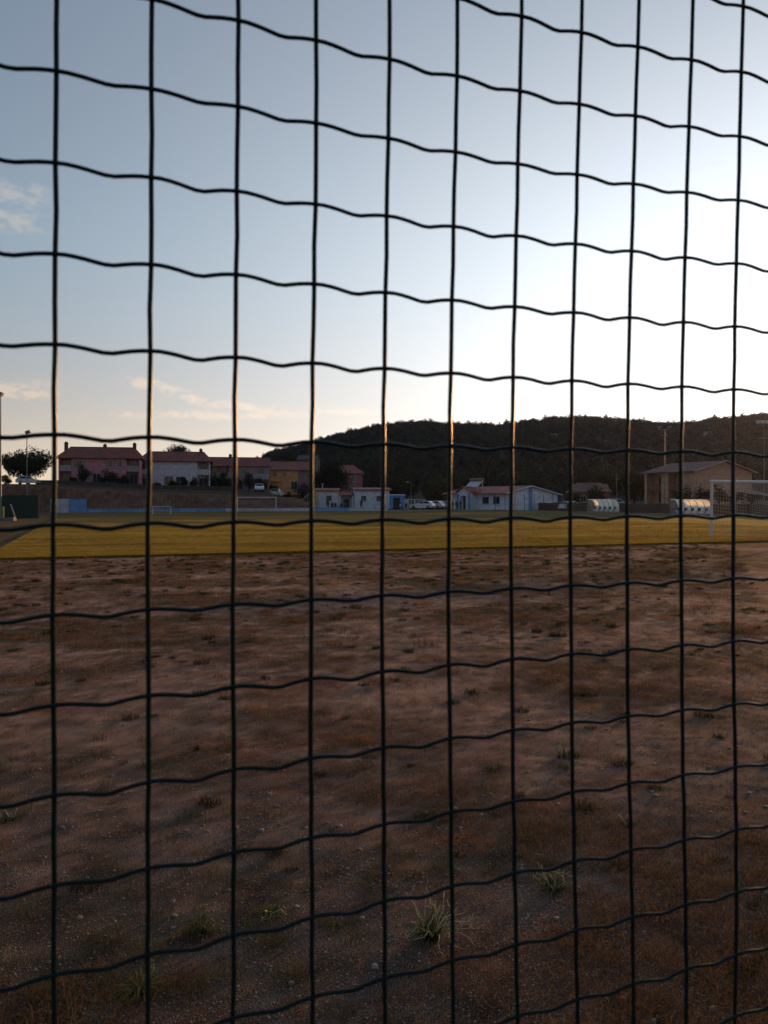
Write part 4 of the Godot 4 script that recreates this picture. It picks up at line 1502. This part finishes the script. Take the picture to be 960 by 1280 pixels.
# ---------------------------------------------------------------- cars
func make_car(called: String, label: String, at: Vector3, turn: float, paint: StandardMaterial3D, group: String) -> Node3D:   # local +x is the nose
	var t := thing(called, label, "car", at, turn, group)
	var mb := MB.new()
	mb.prism(PackedVector2Array([Vector2(-2.05, 0.35), Vector2(-2.1, 0.62), Vector2(-2.0, 0.92), Vector2(-1.2, 0.98), Vector2(0.75, 0.96), Vector2(1.75, 0.80), Vector2(2.08, 0.62), Vector2(2.08, 0.34), Vector2(1.72, 0.28), Vector2(1.62, 0.55), Vector2(1.35, 0.68), Vector2(1.08, 0.55), Vector2(0.98, 0.25), Vector2(-0.98, 0.25), Vector2(-1.08, 0.55), Vector2(-1.35, 0.68), Vector2(-1.62, 0.55), Vector2(-1.72, 0.30)]), -0.83, 0.83)
	var lo := [Vector2(-1.95, 0.95), Vector2(0.85, 0.955)]
	var hi := [Vector2(-1.35, 1.44), Vector2(0.05, 1.46)]
	var q := []
	for s in [-1.0, 1.0]:
		for p in [lo[0], hi[0], hi[1], lo[1]]:
			q.append(Vector3(p.x, p.y, s * (0.78 if p.y < 1.0 else 0.60)))
	mb.quad(q[1], q[2], q[6], q[5], Vector3.UP)
	mb.quad(q[0], q[1], q[2], q[3], Vector3(0, 0, -1))
	mb.quad(q[4], q[5], q[6], q[7], Vector3(0, 0, 1))
	mb.quad(q[2], q[3], q[7], q[6], Vector3(1, 0.5, 0))
	mb.quad(q[0], q[1], q[5], q[4], Vector3(-1, 0.5, 0))
	obj("body", mb, paint, t)
	var gl := glass_dark()
	for s in [-1.0, 1.0]:
		mb = MB.new()
		var o := Vector3(0, 0, s * 0.012)
		var z0: float = s * 0.735
		var z1: float = s * 0.635
		mb.quad(Vector3(-1.6, 1.02, z0 + s * 0.02) + o, Vector3(-1.25, 1.36, z1) + o, Vector3(-0.45, 1.38, z1) + o, Vector3(-0.45, 1.02, z0 + s * 0.02) + o, Vector3(0, 0, s))
		mb.quad(Vector3(-0.38, 1.02, z0 + s * 0.02) + o, Vector3(-0.38, 1.38, z1) + o, Vector3(0.02, 1.38, z1) + o, Vector3(0.6, 1.02, z0 + s * 0.02) + o, Vector3(0, 0, s))
		obj("side_window", mb, gl, t)
	for w in [[Vector3(0.12, 1.41, 0.55), Vector3(0.80, 0.99, 0.68), Vector3(0.02, 0.012, 0)], [Vector3(-1.42, 1.40, 0.55), Vector3(-1.90, 1.0, 0.68), Vector3(-0.02, 0.012, 0)]]:
		mb = MB.new()
		var a: Vector3 = w[0] + w[2]
		var b: Vector3 = w[1] + w[2]
		mb.quad(a, b, b * Vector3(1, 1, -1), a * Vector3(1, 1, -1), w[2])
		obj("windscreen" if a.x > 0 else "rear_window", mb, gl, t)
	for x in [-1.35, 1.35]:
		for z in [-0.72, 0.72]:
			mb = MB.new()
			mb.bar(Vector3(x, 0.31, z - 0.1), Vector3(x, 0.31, z + 0.1), 0.31, -1, 14)
			var ty := obj("wheel", mb, plain(0.015, 0.015, 0.015, 0.8), t)
			mb = MB.new()
			mb.bar(Vector3(x, 0.31, z - 0.108), Vector3(x, 0.31, z + 0.108), 0.19, -1, 12)
			obj("rim", mb, plain(0.35, 0.35, 0.36, 0.35, 0.7), ty)
	for z in [-0.62, 0.62]:
		mb = MB.new(); mb.box(Vector3(2.02, 0.66, z), Vector3(0.14, 0.14, 0.34))
		obj("headlight", mb, plain(0.6, 0.6, 0.62, 0.1), t)
		mb = MB.new(); mb.box(Vector3(-2.04, 0.76, z), Vector3(0.1, 0.16, 0.28))
		obj("tail_light", mb, plain(0.25, 0.02, 0.02, 0.2), t)
	return t


# ---------------------------------------------------------------- people: smooth-joined capsules meshed as surface nets
func make_person(label: String, at: Vector3, turn: float, pose: Dictionary, cols: Dictionary, tall: float) -> void:
	var J := {
		"pelvis": Vector3(0, 0.95, 0), "chest": Vector3(0, 1.30, 0.0), "neck": Vector3(0, 1.48, 0), "head": Vector3(0, 1.63, 0.02),
		"sl": Vector3(-0.19, 1.41, 0), "sr": Vector3(0.19, 1.41, 0), "el": Vector3(-0.25, 1.13, -0.02), "er": Vector3(0.25, 1.13, -0.02), "hl": Vector3(-0.26, 0.88, 0.05), "hr": Vector3(0.26, 0.88, 0.05),
		"pl": Vector3(-0.10, 0.92, 0), "pr": Vector3(0.10, 0.92, 0), "kl": Vector3(-0.11, 0.49, 0.02), "kr": Vector3(0.11, 0.49, 0.02), "al": Vector3(-0.12, 0.08, -0.02), "ar": Vector3(0.12, 0.08, -0.02),
	}
	J.merge(pose, true)
	var B := [
		[J.pelvis, J.chest, 0.145, 0.165, "shirt"], [J.chest, J.neck, 0.12, 0.06, "shirt"], [J.neck, J.head, 0.055, 0.06, "skin"], [J.head + Vector3(0, -0.02, 0.0), J.head + Vector3(0, 0.06, -0.01), 0.085, 0.095, "hair"],
		[J.head + Vector3(0, -0.06, 0.035), J.head + Vector3(0, 0.02, 0.05), 0.055, 0.065, "skin"],
		[J.sl, J.sr, 0.075, 0.075, "shirt"], [J.sl, J.el, 0.058, 0.046, "shirt"], [J.sr, J.er, 0.058, 0.046, "shirt"], [J.el, J.hl, 0.044, 0.032, "skin"], [J.er, J.hr, 0.044, 0.032, "skin"],
		[J.pl, J.pr, 0.12, 0.12, "legs"], [J.pl, J.kl, 0.095, 0.064, "legs"], [J.pr, J.kr, 0.095, 0.064, "legs"], [J.kl, J.al, 0.06, 0.043, "legs"], [J.kr, J.ar, 0.06, 0.043, "legs"],
		[J.al + Vector3(0, -0.035, -0.03), J.al + Vector3(-0.02, -0.045, 0.16), 0.045, 0.036, "shoe"], [J.ar + Vector3(0, -0.035, -0.03), J.ar + Vector3(0.02, -0.045, 0.16), 0.045, 0.036, "shoe"],
	]
	var lo := Vector3.ONE * 9.0
	var hi := -lo
	for b in B:
		for e in 2:
			var r: float = maxf(b[2], b[3]) + 0.05
			lo = lo.min(b[e] - Vector3.ONE * r)
			hi = hi.max(b[e] + Vector3.ONE * r)
	var cell := 0.026
	var N := Vector3i(((hi - lo) / cell).ceil()) + Vector3i.ONE
	var F := PackedFloat32Array()
	F.resize(N.x * N.y * N.z)
	F.fill(1.0)
	var who := PackedInt32Array()
	who.resize(F.size())
	var best := PackedFloat32Array()
	best.resize(F.size())
	best.fill(9.0)
	for bi in B.size():
		var b: Array = B[bi]
		var a: Vector3 = b[0]
		var ab: Vector3 = b[1] - a
		var l2 := maxf(ab.length_squared(), 1e-6)
		var rad: float = maxf(b[2], b[3]) + 0.075
		var p0 := Vector3i((((a.min(b[1]) - Vector3.ONE * rad) - lo) / cell).floor()).clamp(Vector3i.ZERO, N - Vector3i.ONE)
		var p1 := Vector3i((((a.max(b[1]) + Vector3.ONE * rad) - lo) / cell).ceil()).clamp(Vector3i.ZERO, N - Vector3i.ONE)
		for z in range(p0.z, p1.z + 1):
			for y in range(p0.y, p1.y + 1):
				for x in range(p0.x, p1.x + 1):
					var p := lo + Vector3(x, y, z) * cell
					var t := clampf((p - a).dot(ab) / l2, 0, 1)
					var d := p.distance_to(a + ab * t) - lerpf(b[2], b[3], t)
					var i := (z * N.y + y) * N.x + x
					if d < best[i]:
						best[i] = d
						who[i] = bi
					var k := 0.035
					var h := maxf(k - absf(F[i] - d), 0.0) / k
					F[i] = minf(F[i], d) - h * h * k * 0.25
	var mb := MB.new()
	var vid := {}
	var offs := [Vector3i(0, 0, 0), Vector3i(1, 0, 0), Vector3i(0, 1, 0), Vector3i(1, 1, 0), Vector3i(0, 0, 1), Vector3i(1, 0, 1), Vector3i(0, 1, 1), Vector3i(1, 1, 1)]
	var edges := [[0, 1], [2, 3], [4, 5], [6, 7], [0, 2], [1, 3], [4, 6], [5, 7], [0, 4], [1, 5], [2, 6], [3, 7]]
	for z in N.z - 1:
		for y in N.y - 1:
			for x in N.x - 1:
				var i0 := (z * N.y + y) * N.x + x
				if F[i0] > 0.08:
					continue
				var f := []
				var inside := 0
				for o in offs:
					var val := F[i0 + (o.z * N.y + o.y) * N.x + o.x]
					f.append(val)
					if val < 0: inside += 1
				if inside == 0 or inside == 8:
					continue
				var s := Vector3.ZERO
				var c := 0
				for e in edges:
					if (f[e[0]] < 0) != (f[e[1]] < 0):
						s += Vector3(offs[e[0]]).lerp(Vector3(offs[e[1]]), f[e[0]] / (f[e[0]] - f[e[1]]))
						c += 1
				s /= c
				var g := Vector3(f[1] + f[3] + f[5] + f[7] - f[0] - f[2] - f[4] - f[6], f[2] + f[3] + f[6] + f[7] - f[0] - f[1] - f[4] - f[5], f[4] + f[5] + f[6] + f[7] - f[0] - f[1] - f[2] - f[3])
				mb.col = cols[B[who[i0]][4]]
				vid[Vector3i(x, y, z)] = mb.add(lo + (Vector3(x, y, z) + s) * cell, g.normalized())
	for key in vid.keys():
		var i0: int = (key.z * N.y + key.y) * N.x + key.x
		for ax in 3:
			var d := Vector3i.ZERO
			d[ax] = 1
			var i1 := i0 + (d.z * N.y + d.y) * N.x + d.x
			if (F[i0] < 0) == (F[i1] < 0):
				continue
			var a := Vector3i.ZERO
			var b := Vector3i.ZERO
			a[(ax + 1) % 3] = 1
			b[(ax + 2) % 3] = 1
			if vid.has(key - a) and vid.has(key - b) and vid.has(key - a - b):
				var hint := Vector3(d) * (1.0 if F[i0] < 0 else -1.0)
				mb.tri_i(vid[key], vid[key - a], vid[key - a - b], hint)
				mb.tri_i(vid[key], vid[key - a - b], vid[key - b], hint)
	# hands: a palm and five tapering fingers each, a nose and ears
	mb.col = cols.skin
	for s in [["el", "hl", -1.0], ["er", "hr", 1.0]]:
		var w: Vector3 = J[s[1]]
		var dir: Vector3 = (w - J[s[0]]).normalized()
		var sd := dir.cross(Vector3.RIGHT).normalized()
		mb.tube(PackedVector3Array([w - dir * 0.02, w + dir * 0.04, w + dir * 0.085]), PackedFloat32Array([0.028, 0.036, 0.03]), 8)
		for k in 4:
			var o := sd * (k - 1.5) * 0.017
			var fl: float = [0.062, 0.075, 0.07, 0.055][k]
			mb.tube(PackedVector3Array([w + dir * 0.075 + o, w + dir * (0.085 + fl * 0.5) + o, w + dir * (0.08 + fl * 0.95) + o + Vector3(-s[2] * 0.014, 0, 0)]), PackedFloat32Array([0.0095, 0.0085, 0.0065]), 5)
		mb.tube(PackedVector3Array([w + dir * 0.02 + sd * 0.025, w + dir * 0.05 + sd * 0.05, w + dir * 0.085 + sd * 0.055]), PackedFloat32Array([0.012, 0.0105, 0.008]), 5)
	var hd: Vector3 = J.head
	mb.tube(PackedVector3Array([hd + Vector3(0, 0.015, 0.10), hd + Vector3(0, -0.02, 0.125), hd + Vector3(0, -0.03, 0.10)]), PackedFloat32Array([0.010, 0.016, 0.012]), 6)
	for s in [-1.0, 1.0]:
		mb.bar(hd + Vector3(s * 0.088, -0.02, 0.0), hd + Vector3(s * 0.094, 0.025, -0.005), 0.016, 0.018, 6)
	mb.col = Color(0.01, 0.01, 0.01)
	for s in [-1.0, 1.0]:
		mb.box(hd + Vector3(s * 0.032, 0.01, 0.108), Vector3(0.022, 0.010, 0.012))
	mb.col = Color(0.14, 0.05, 0.04)
	mb.box(hd + Vector3(0, -0.062, 0.088), Vector3(0.045, 0.009, 0.012))
	var o := obj("person", mb, tinted(0.85))
	o.position = at
	o.rotation.y = deg_to_rad(turn)
	o.scale = Vector3.ONE * (tall / 1.74)
	tag(o, label, "person", "people beyond the pitch's far end")


func make_people() -> void:
	var sit := {"pelvis": Vector3(0, 0.52, 0), "chest": Vector3(0, 0.87, 0.05), "neck": Vector3(0, 1.05, 0.07), "head": Vector3(0, 1.19, 0.1), "sl": Vector3(-0.19, 0.97, 0.05), "sr": Vector3(0.19, 0.97, 0.05), "el": Vector3(-0.25, 0.72, 0.12), "er": Vector3(0.25, 0.72, 0.12), "hl": Vector3(-0.14, 0.62, 0.36), "hr": Vector3(0.14, 0.62, 0.36), "pl": Vector3(-0.1, 0.50, 0.02), "pr": Vector3(0.1, 0.50, 0.02), "kl": Vector3(-0.14, 0.50, 0.44), "kr": Vector3(0.14, 0.50, 0.44), "al": Vector3(-0.14, 0.08, 0.40), "ar": Vector3(0.14, 0.08, 0.40)}
	var lean := {"chest": Vector3(0, 1.28, 0.06), "neck": Vector3(0, 1.45, 0.10), "head": Vector3(0.02, 1.59, 0.15), "hl": Vector3(-0.10, 1.05, 0.20), "el": Vector3(-0.27, 1.12, 0.0), "hr": Vector3(0.12, 1.02, 0.20), "er": Vector3(0.28, 1.12, 0.0), "sl": Vector3(-0.19, 1.38, 0.06), "sr": Vector3(0.19, 1.38, 0.06)}
	var stride := {"kl": Vector3(-0.11, 0.50, 0.14), "al": Vector3(-0.11, 0.09, 0.16), "kr": Vector3(0.11, 0.49, -0.04), "ar": Vector3(0.11, 0.12, -0.24), "hl": Vector3(-0.27, 0.92, -0.12), "hr": Vector3(0.27, 0.94, 0.18)}
	var hips := {"el": Vector3(-0.36, 1.16, -0.06), "hl": Vector3(-0.17, 0.99, 0.05), "al": Vector3(-0.19, 0.08, 0.0), "ar": Vector3(0.19, 0.08, 0.0), "kl": Vector3(-0.15, 0.49, 0.02), "kr": Vector3(0.15, 0.49, 0.02)}
	var C := func(s: Color, l: Color) -> Dictionary:
		return {"skin": Color(0.26, 0.15, 0.10), "hair": Color(0.02, 0.014, 0.01), "shirt": s, "legs": l, "shoe": Color(0.05, 0.05, 0.05)}
	var dark := Color(0.025, 0.025, 0.03)
	# by the white building
	make_person("person in dark red standing at the near corner of the bench group", Vector3(-10.05, 0, -143.6), 170, stride, C.call(Color(0.09, 0.02, 0.025), dark), 1.72)
	var bench := thing("bench", "dark bench under the left window of the white building", "bench", Vector3(-9.6, 0, -144.2), 4)
	var mb := MB.new()
	mb.span(0, 3.4, 0.38, 0.44, -0.2, 0.2)
	obj("seat", mb, plain(0.10, 0.07, 0.05, 0.8), bench)
	for x in [0.2, 1.7, 3.2]:
		mb = MB.new(); mb.span(x - 0.04, x + 0.04, -0.1, 0.378, -0.18, 0.18)
		obj("leg", mb, plain(0.06, 0.06, 0.06, 0.6), bench)
	make_person("person seated leftmost on the bench, dark jacket", Vector3(-9.3, 0.0, -144.1), 5, sit, C.call(Color(0.03, 0.03, 0.04), dark), 1.72)
	make_person("person seated second on the bench, brown top", Vector3(-8.75, 0.0, -144.1), -8, sit, C.call(Color(0.07, 0.045, 0.03), dark), 1.66)
	make_person("person seated rightmost on the bench, grey top", Vector3(-7.1, 0.0, -144.1), 12, sit, C.call(Color(0.07, 0.07, 0.08), dark), 1.7)
	make_person("person seated third on the bench, black top", Vector3(-7.65, 0.0, -144.1), 0, sit, C.call(Color(0.02, 0.02, 0.022), Color(0.06, 0.06, 0.08)), 1.6)
	make_person("person leaning forward under the middle window of the white building", Vector3(-4.1, 0, -144.4), 20, lean, C.call(Color(0.03, 0.03, 0.035), dark), 1.7)
	# alone on the grass
	make_person("child in black standing alone before the white gate", Vector3(3.3, 0.03, -119.5), 200, hips, C.call(Color(0.02, 0.02, 0.02), dark), 1.25)
	make_person("person in white crouched low beside the blue shed", Vector3(2.75, -0.1, -137.0), 60, sit, C.call(Color(0.42, 0.44, 0.50), Color(0.10, 0.12, 0.18)), 1.7)
	# trio by the clubhouse
	make_person("leftmost of three dark figures standing left of the clubhouse door", Vector3(10.5, 0, -122.5), 90, {}, C.call(Color(0.022, 0.022, 0.025), dark), 1.55)
	make_person("middle one of three dark figures standing left of the clubhouse door", Vector3(11.05, 0, -122.0), 190, lean, C.call(Color(0.03, 0.03, 0.035), dark), 1.5)
	make_person("rightmost of three dark figures standing left of the clubhouse door", Vector3(11.65, 0, -122.5), -70, hips, C.call(Color(0.025, 0.022, 0.022), dark), 1.6)


# ---------------------------------------------------------------- all of it
func _ready() -> void:
	bump.seed = 2; bump.frequency = 0.05; bump.fractal_octaves = 3
	rough_n.seed = 12; rough_n.frequency = 0.05; rough_n.fractal_octaves = 4
	wide.seed = 22; wide.frequency = 0.05; wide.fractal_octaves = 4

	var cam := Camera3D.new()
	cam.name = "camera"
	cam.position = Vector3(0, EYE, 0)
	var near := 0.05
	var ca_p := CameraAttributesPhysical.new()
	ca_p.frustum_near = near
	ca_p.frustum_far = 4000.0
	ca_p.frustum_focal_length = 26.0
	ca_p.frustum_focus_distance = 70.0
	ca_p.exposure_aperture = 16.0
	cam.attributes = ca_p
	cam.set_frustum(near * 2.0 * 640.0 / 1004.0, Vector2(0, -near * 16.0 / 1004.0), near, 4000.0)
	add_child(cam)
	cam.current = true

	var env := Environment.new()
	env.background_mode = Environment.BG_SKY
	env.sky = make_sky()
	env.tonemap_mode = Environment.TONE_MAPPER_LINEAR
	env.tonemap_exposure = 1.0
	env.sdfgi_enabled = true
	env.ssao_enabled = true
	env.ssil_enabled = true
	env.volumetric_fog_enabled = true      # the evening's thin haze, brightest towards the sun
	env.volumetric_fog_density = 0.000045
	env.volumetric_fog_albedo = Color(0.74, 0.80, 1.0)
	env.volumetric_fog_anisotropy = 0.7
	var we := WorldEnvironment.new()
	we.name = "evening_sky"
	we.environment = env
	add_child(we)

	var sun := DirectionalLight3D.new()
	sun.name = "low_sun"
	sun.light_energy = 1.6
	sun.light_color = Color(1.0, 0.72, 0.42)
	sun.light_angular_distance = 0.5
	sun.shadow_enabled = true
	add_child(sun)
	var az := deg_to_rad(SUN_AZ)
	var el := deg_to_rad(SUN_EL)
	sun.look_at_from_position(Vector3(sin(az) * cos(el), sin(el), -cos(az) * cos(el)) * 100.0, Vector3.ZERO)

	make_ground()
	make_pitch()
	make_hill()
	make_houses()
	make_club()
	make_walls()
	make_fence()

	# trees
	var dk := Vector3(0.045, 0.050, 0.024)
	tree("oak_tree", "broad dark oak with sky showing under its crown, far left of the houses", "tree", Vector3(-66.5, 4.2, -150), Vector3(-66.9, 8.4, -150), Vector3(5.7, 3.5, 3.8), 12500, dk, 1, 0.34, "", 0.48)
	tree("oak_tree", "low dark scrub tree at the very left edge beside the oak", "tree", Vector3(-69.8, 4.0, -148), Vector3(-69.8, 5.4, -148), Vector3(1.9, 1.3, 1.6), 700, dk, 2)
	tree("oak_tree", "dark tree top rising behind the white house's roof", "tree", Vector3(-46.0, 3.4, -178), Vector3(-46.0, 11.7, -178), Vector3(4.0, 2.5, 2.8), 3000, dk, 3)
	tree("round_tree", "dense dark round tree between the orange house and the rose-red house", "tree", Vector3(-10.2, 1.5, -166), Vector3(-10.2, 6.0, -166), Vector3(4.7, 4.3, 3.6), 5600, Vector3(0.020, 0.024, 0.014), 4, 0.36)
	tree("bushy_tree", "big olive-green bushy tree behind the white parked cars", "tree", Vector3(10.6, 0.2, -166), Vector3(10.6, 3.6, -166), Vector3(4.2, 3.0, 3.2), 3600, Vector3(0.070, 0.074, 0.030), 5, 0.4)
	tree("bushy_tree", "dark broad tree left of the olive bushy tree, behind the lamp post", "tree", Vector3(3.0, 0.4, -186), Vector3(3.0, 4.4, -186), Vector3(3.8, 3.8, 3.2), 3000, dk, 6, 0.42)
	tree("bushy_tree", "dark tree behind the clubhouse's red roof, left end", "tree", Vector3(17.5, 0.4, -180), Vector3(17.5, 4.2, -180), Vector3(4.4, 3.6, 3.2), 3000, dk, 7, 0.42)
	tree("bushy_tree", "dark tree behind the clubhouse's wide gable", "tree", Vector3(30.0, 0.6, -172), Vector3(30.0, 4.0, -172), Vector3(4.2, 3.4, 3.2), 3000, dk, 8, 0.42)
	tree("green_shrub_tree", "mid-green rounded tree right before the low tiled house", "tree", Vector3(34.8, 0.4, -132), Vector3(34.8, 2.3, -132), Vector3(1.9, 1.9, 1.8), 1700, Vector3(0.052, 0.060, 0.024), 9)
	tree("green_shrub_tree", "small dark green tree at the low tiled house's left", "tree", Vector3(30.2, 0.4, -130), Vector3(30.2, 1.9, -130), Vector3(1.7, 1.6, 1.6), 1400, dk, 10)
	tree("dark_tree", "tall dark tree left of the ochre house, near the far dugout", "tree", Vector3(40.2, 0.5, -129), Vector3(40.2, 3.9, -129), Vector3(3.0, 3.0, 2.6), 2800, Vector3(0.036, 0.038, 0.022), 11)
	tree("dark_tree", "dark tree behind the tall dark tree, nearer the hill", "tree", Vector3(41.0, 0.6, -150), Vector3(41.0, 5.0, -150), Vector3(3.2, 3.8, 3.0), 2800, dk, 12)
	# shrubs before the houses: x, depth, crown half width, crown height
	var sh := [[-55.6, 143.6, 0.6, 1.0, "low shrub before the pink house's left loggia"], [-53.7, 143.4, 1.1, 3.0, "tall dark shrub left of the pink house's door"], [-50.6, 144.2, 0.8, 1.3, "small shrub right of the pink house's door"], [-49.2, 144.6, 1.6, 2.4, "wide dark shrub under the pink house's right windows"], [-47.2, 145.4, 1.1, 1.7, "dark shrub at the pink house's right end"],
		[-43.9, 149.6, 0.9, 1.2, "low shrub before the white house's left wall"], [-42.4, 149.8, 0.8, 1.0, "low shrub under the white house's divided window"], [-39.6, 150.2, 0.7, 1.3, "clipped shrub right of the white house's front door"], [-37.6, 150.8, 0.8, 1.8, "upright shrub at the white house's right side"], [-36.0, 151.2, 0.9, 2.0, "dark shrub under the white house's right balcony"],
		[-33.0, 156.0, 1.9, 2.4, "big hedge-like shrub before the mauve house's left half"], [-29.8, 156.4, 1.9, 2.2, "big hedge-like shrub before the mauve house's middle"], [-26.6, 158.4, 1.4, 2.9, "tall spreading shrub before the mauve house's right balcony"], [-24.2, 159.6, 1.2, 2.0, "dark shrub between the mauve and orange houses"], [-19.6, 163.0, 1.1, 1.2, "low shrub before the orange house"], [-16.4, 164.0, 1.9, 2.9, "dark shrub before the orange house's mauve bay"], [-31.5, 158.0, 1.0, 2.6, "tall narrow shrub between the two hedge-like ones"], [-22.0, 160.5, 1.0, 1.5, "small shrub under the orange house's balcony"]]
	for s in [[41.6, 112.5, 1.3, 2.0, "dark hedge shrub before the ochre house's far corner"], [43.6, 111.0, 1.4, 2.3, "dark hedge shrub under the ochre house's loggias"], [45.8, 110.0, 1.3, 2.2, "dark hedge shrub at the ochre house's near corner"], [48.2, 110.2, 1.3, 2.0, "dark hedge shrub left under the ochre house's gable"], [50.8, 111.0, 1.4, 2.1, "dark hedge shrub in the middle under the ochre house's gable"], [53.4, 112.0, 1.3, 1.9, "dark hedge shrub right under the ochre house's gable"]]:
		var q := uv_of(s[0], -s[1])
		var gy := height_at(q.x, q.y)
		tree("hedge_shrub", s[4], "shrub", Vector3(s[0], gy, -s[1]), Vector3(s[0], gy + s[3] * 0.7, -s[1]), Vector3(s[2] * 1.5, s[3] * 0.8, s[2] * 1.2), 900, Vector3(0.060, 0.045, 0.030), int(s[1] * 10.0), 0.26, "hedge shrubs before the ochre house")
	var n := 40
	for s in sh:
		var q := uv_of(s[0], -s[1])
		var gy := height_at(q.x, q.y)
		n += 1
		tree("garden_shrub", s[4], "shrub", Vector3(s[0], gy, -s[1]), Vector3(s[0], gy + s[3] * 0.75, -s[1]), Vector3(s[2] * 1.45, s[3] * 0.85, s[2] * 1.2), int(500 + 520 * s[2]), Vector3(0.034, 0.040, 0.020), n, 0.26, "shrubs in the gardens of the house row")

	make_goals()
	make_dugout("curved clear-roofed dugout glowing in the sun, the nearer of two", Vector3(34.9, 0.05, -91.6), TURN - 90)
	make_dugout("curved clear-roofed dugout in grey shade, the farther of two", Vector3(29.3, 0.05, -107.6), TURN - 90)

	pole_lamp("floodlight_pole", "tall floodlight pole cut by the picture's left edge", Vector3(-33.4, 0, -70), 10.8, 0.09, "head", 180)
	pole_lamp("floodlight_pole", "slim floodlight pole before the oak at left", Vector3(-45.8, 0, -103), 10.2, 0.075, "head")
	pole_lamp("floodlight_pole", "slim crossed-arm floodlight pole before the ochre house", Vector3(40.2, 0.6, -115), 11.2, 0.085, "flood")
	pole_lamp("floodlight_pole", "floodlight pole with pale lamp bank at the right edge", Vector3(42.6, 0.8, -90), 9.4, 0.06, "bank")
	pole_lamp("street_lamp", "street lamp with curved arm between the blue shed and cars", Vector3(4.8, 0, -142), 4.5, 0.06, "arm")
	pole_lamp("street_lamp", "thin street lamp on the terrace at the white house's right end", Vector3(-34.3, 2.9, -149), 5.0, 0.05, "arm")
	pole_lamp("utility_pole", "thin bare pole between far dugout and ochre house", Vector3(36.2, 0.4, -125), 5.3, 0.06, "bare")

	var wp := plain(0.60, 0.61, 0.64, 0.25)
	var sp := plain(0.42, 0.43, 0.45, 0.25)
	make_car("parked_car", "white car nearest the street lamp, parked beyond the pitch's end", Vector3(6.6, 0, -138.0), 155, wp, "cars parked beyond the pitch")
	make_car("parked_car", "white car half hidden behind the first one, before the bushy tree", Vector3(8.6, 0, -141.5), 150, wp, "cars parked beyond the pitch")
	make_car("parked_car", "small dark car with pale roof rightmost of the parked three", Vector3(9.9, 0, -143.5), 130, sp, "cars parked beyond the pitch")
	for s in [[-22.6, 2.55, 145.5, -80, "pale car on the terrace, left of two before the orange house", wp], [-19.6, 2.5, 147.0, 85, "grey car on the terrace, middle before the orange house", sp], [-15.3, 2.2, 145.0, -60, "white car on the terrace beside the outside stair", wp], [-61.5, 4.0, 139.0, 25, "grey car parked under the oak at left", sp], [34.4, 0.3, 118.5, 15, "pale car behind the brown wall, right of the far dugout", sp], [28.6, 0.0, 122.0, 30, "silver car left of the far dugout, behind the brown wall", wp]]:
		var q := uv_of(s[0], -s[2])
		make_car("parked_car", s[4], Vector3(s[0], height_at(q.x, q.y), -s[2]), s[3], s[5], "cars parked beyond the pitch")
	make_people()

	make_ground_cover()
	var gr := Color(0.070, 0.080, 0.026)
	var straw := Color(0.50, 0.43, 0.25)
	weed("large bristly green weed with pale stems, low centre between wires", 0.19, -3.20, 0.13, 0.20, 20, 120, gr, straw, 1)
	weed("dark green weed with few pale seed heads, right of the large one", 0.77, -3.62, 0.12, 0.13, 7, 80, Color(0.055, 0.075, 0.026), straw, 2)
	weed("small grassy green weed left of the large one", -0.48, -3.38, 0.09, 0.09, 4, 60, gr, straw, 3)
	weed("small dark leafy weed far out on the bare sand, centre left", -0.30, -6.4, 0.09, 0.07, 0, 34, Color(0.05, 0.055, 0.02), straw, 4)
	weed("brown upright dry weed standing in the sand at left", -1.30, -5.6, 0.07, 0.10, 3, 40, Color(0.09, 0.06, 0.03), Color(0.2, 0.13, 0.07), 5)
	weed("yellow-green grass clump at the bottom edge, lower left", -0.87, -2.86, 0.13, 0.11, 3, 110, Color(0.10, 0.095, 0.026), Color(0.34, 0.28, 0.15), 6)
	weed("wiry dry stalks with green base, lower left beside the yellow clump", -0.74, -3.25, 0.11, 0.15, 7, 50, gr, Color(0.26, 0.20, 0.11), 7)
	weed("dark flat weed at the left edge of the picture", -2.05, -4.4, 0.12, 0.09, 2, 60, Color(0.05, 0.055, 0.022), straw, 8)
	weed("low dark creeping weed right of centre in the bare sand", 0.72, -5.2, 0.13, 0.06, 2, 70, Color(0.06, 0.055, 0.025), straw, 9)
	weed("dark weed patch near the right wires, low on the sand", 1.32, -4.35, 0.10, 0.07, 1, 60, Color(0.05, 0.055, 0.022), straw, 10)
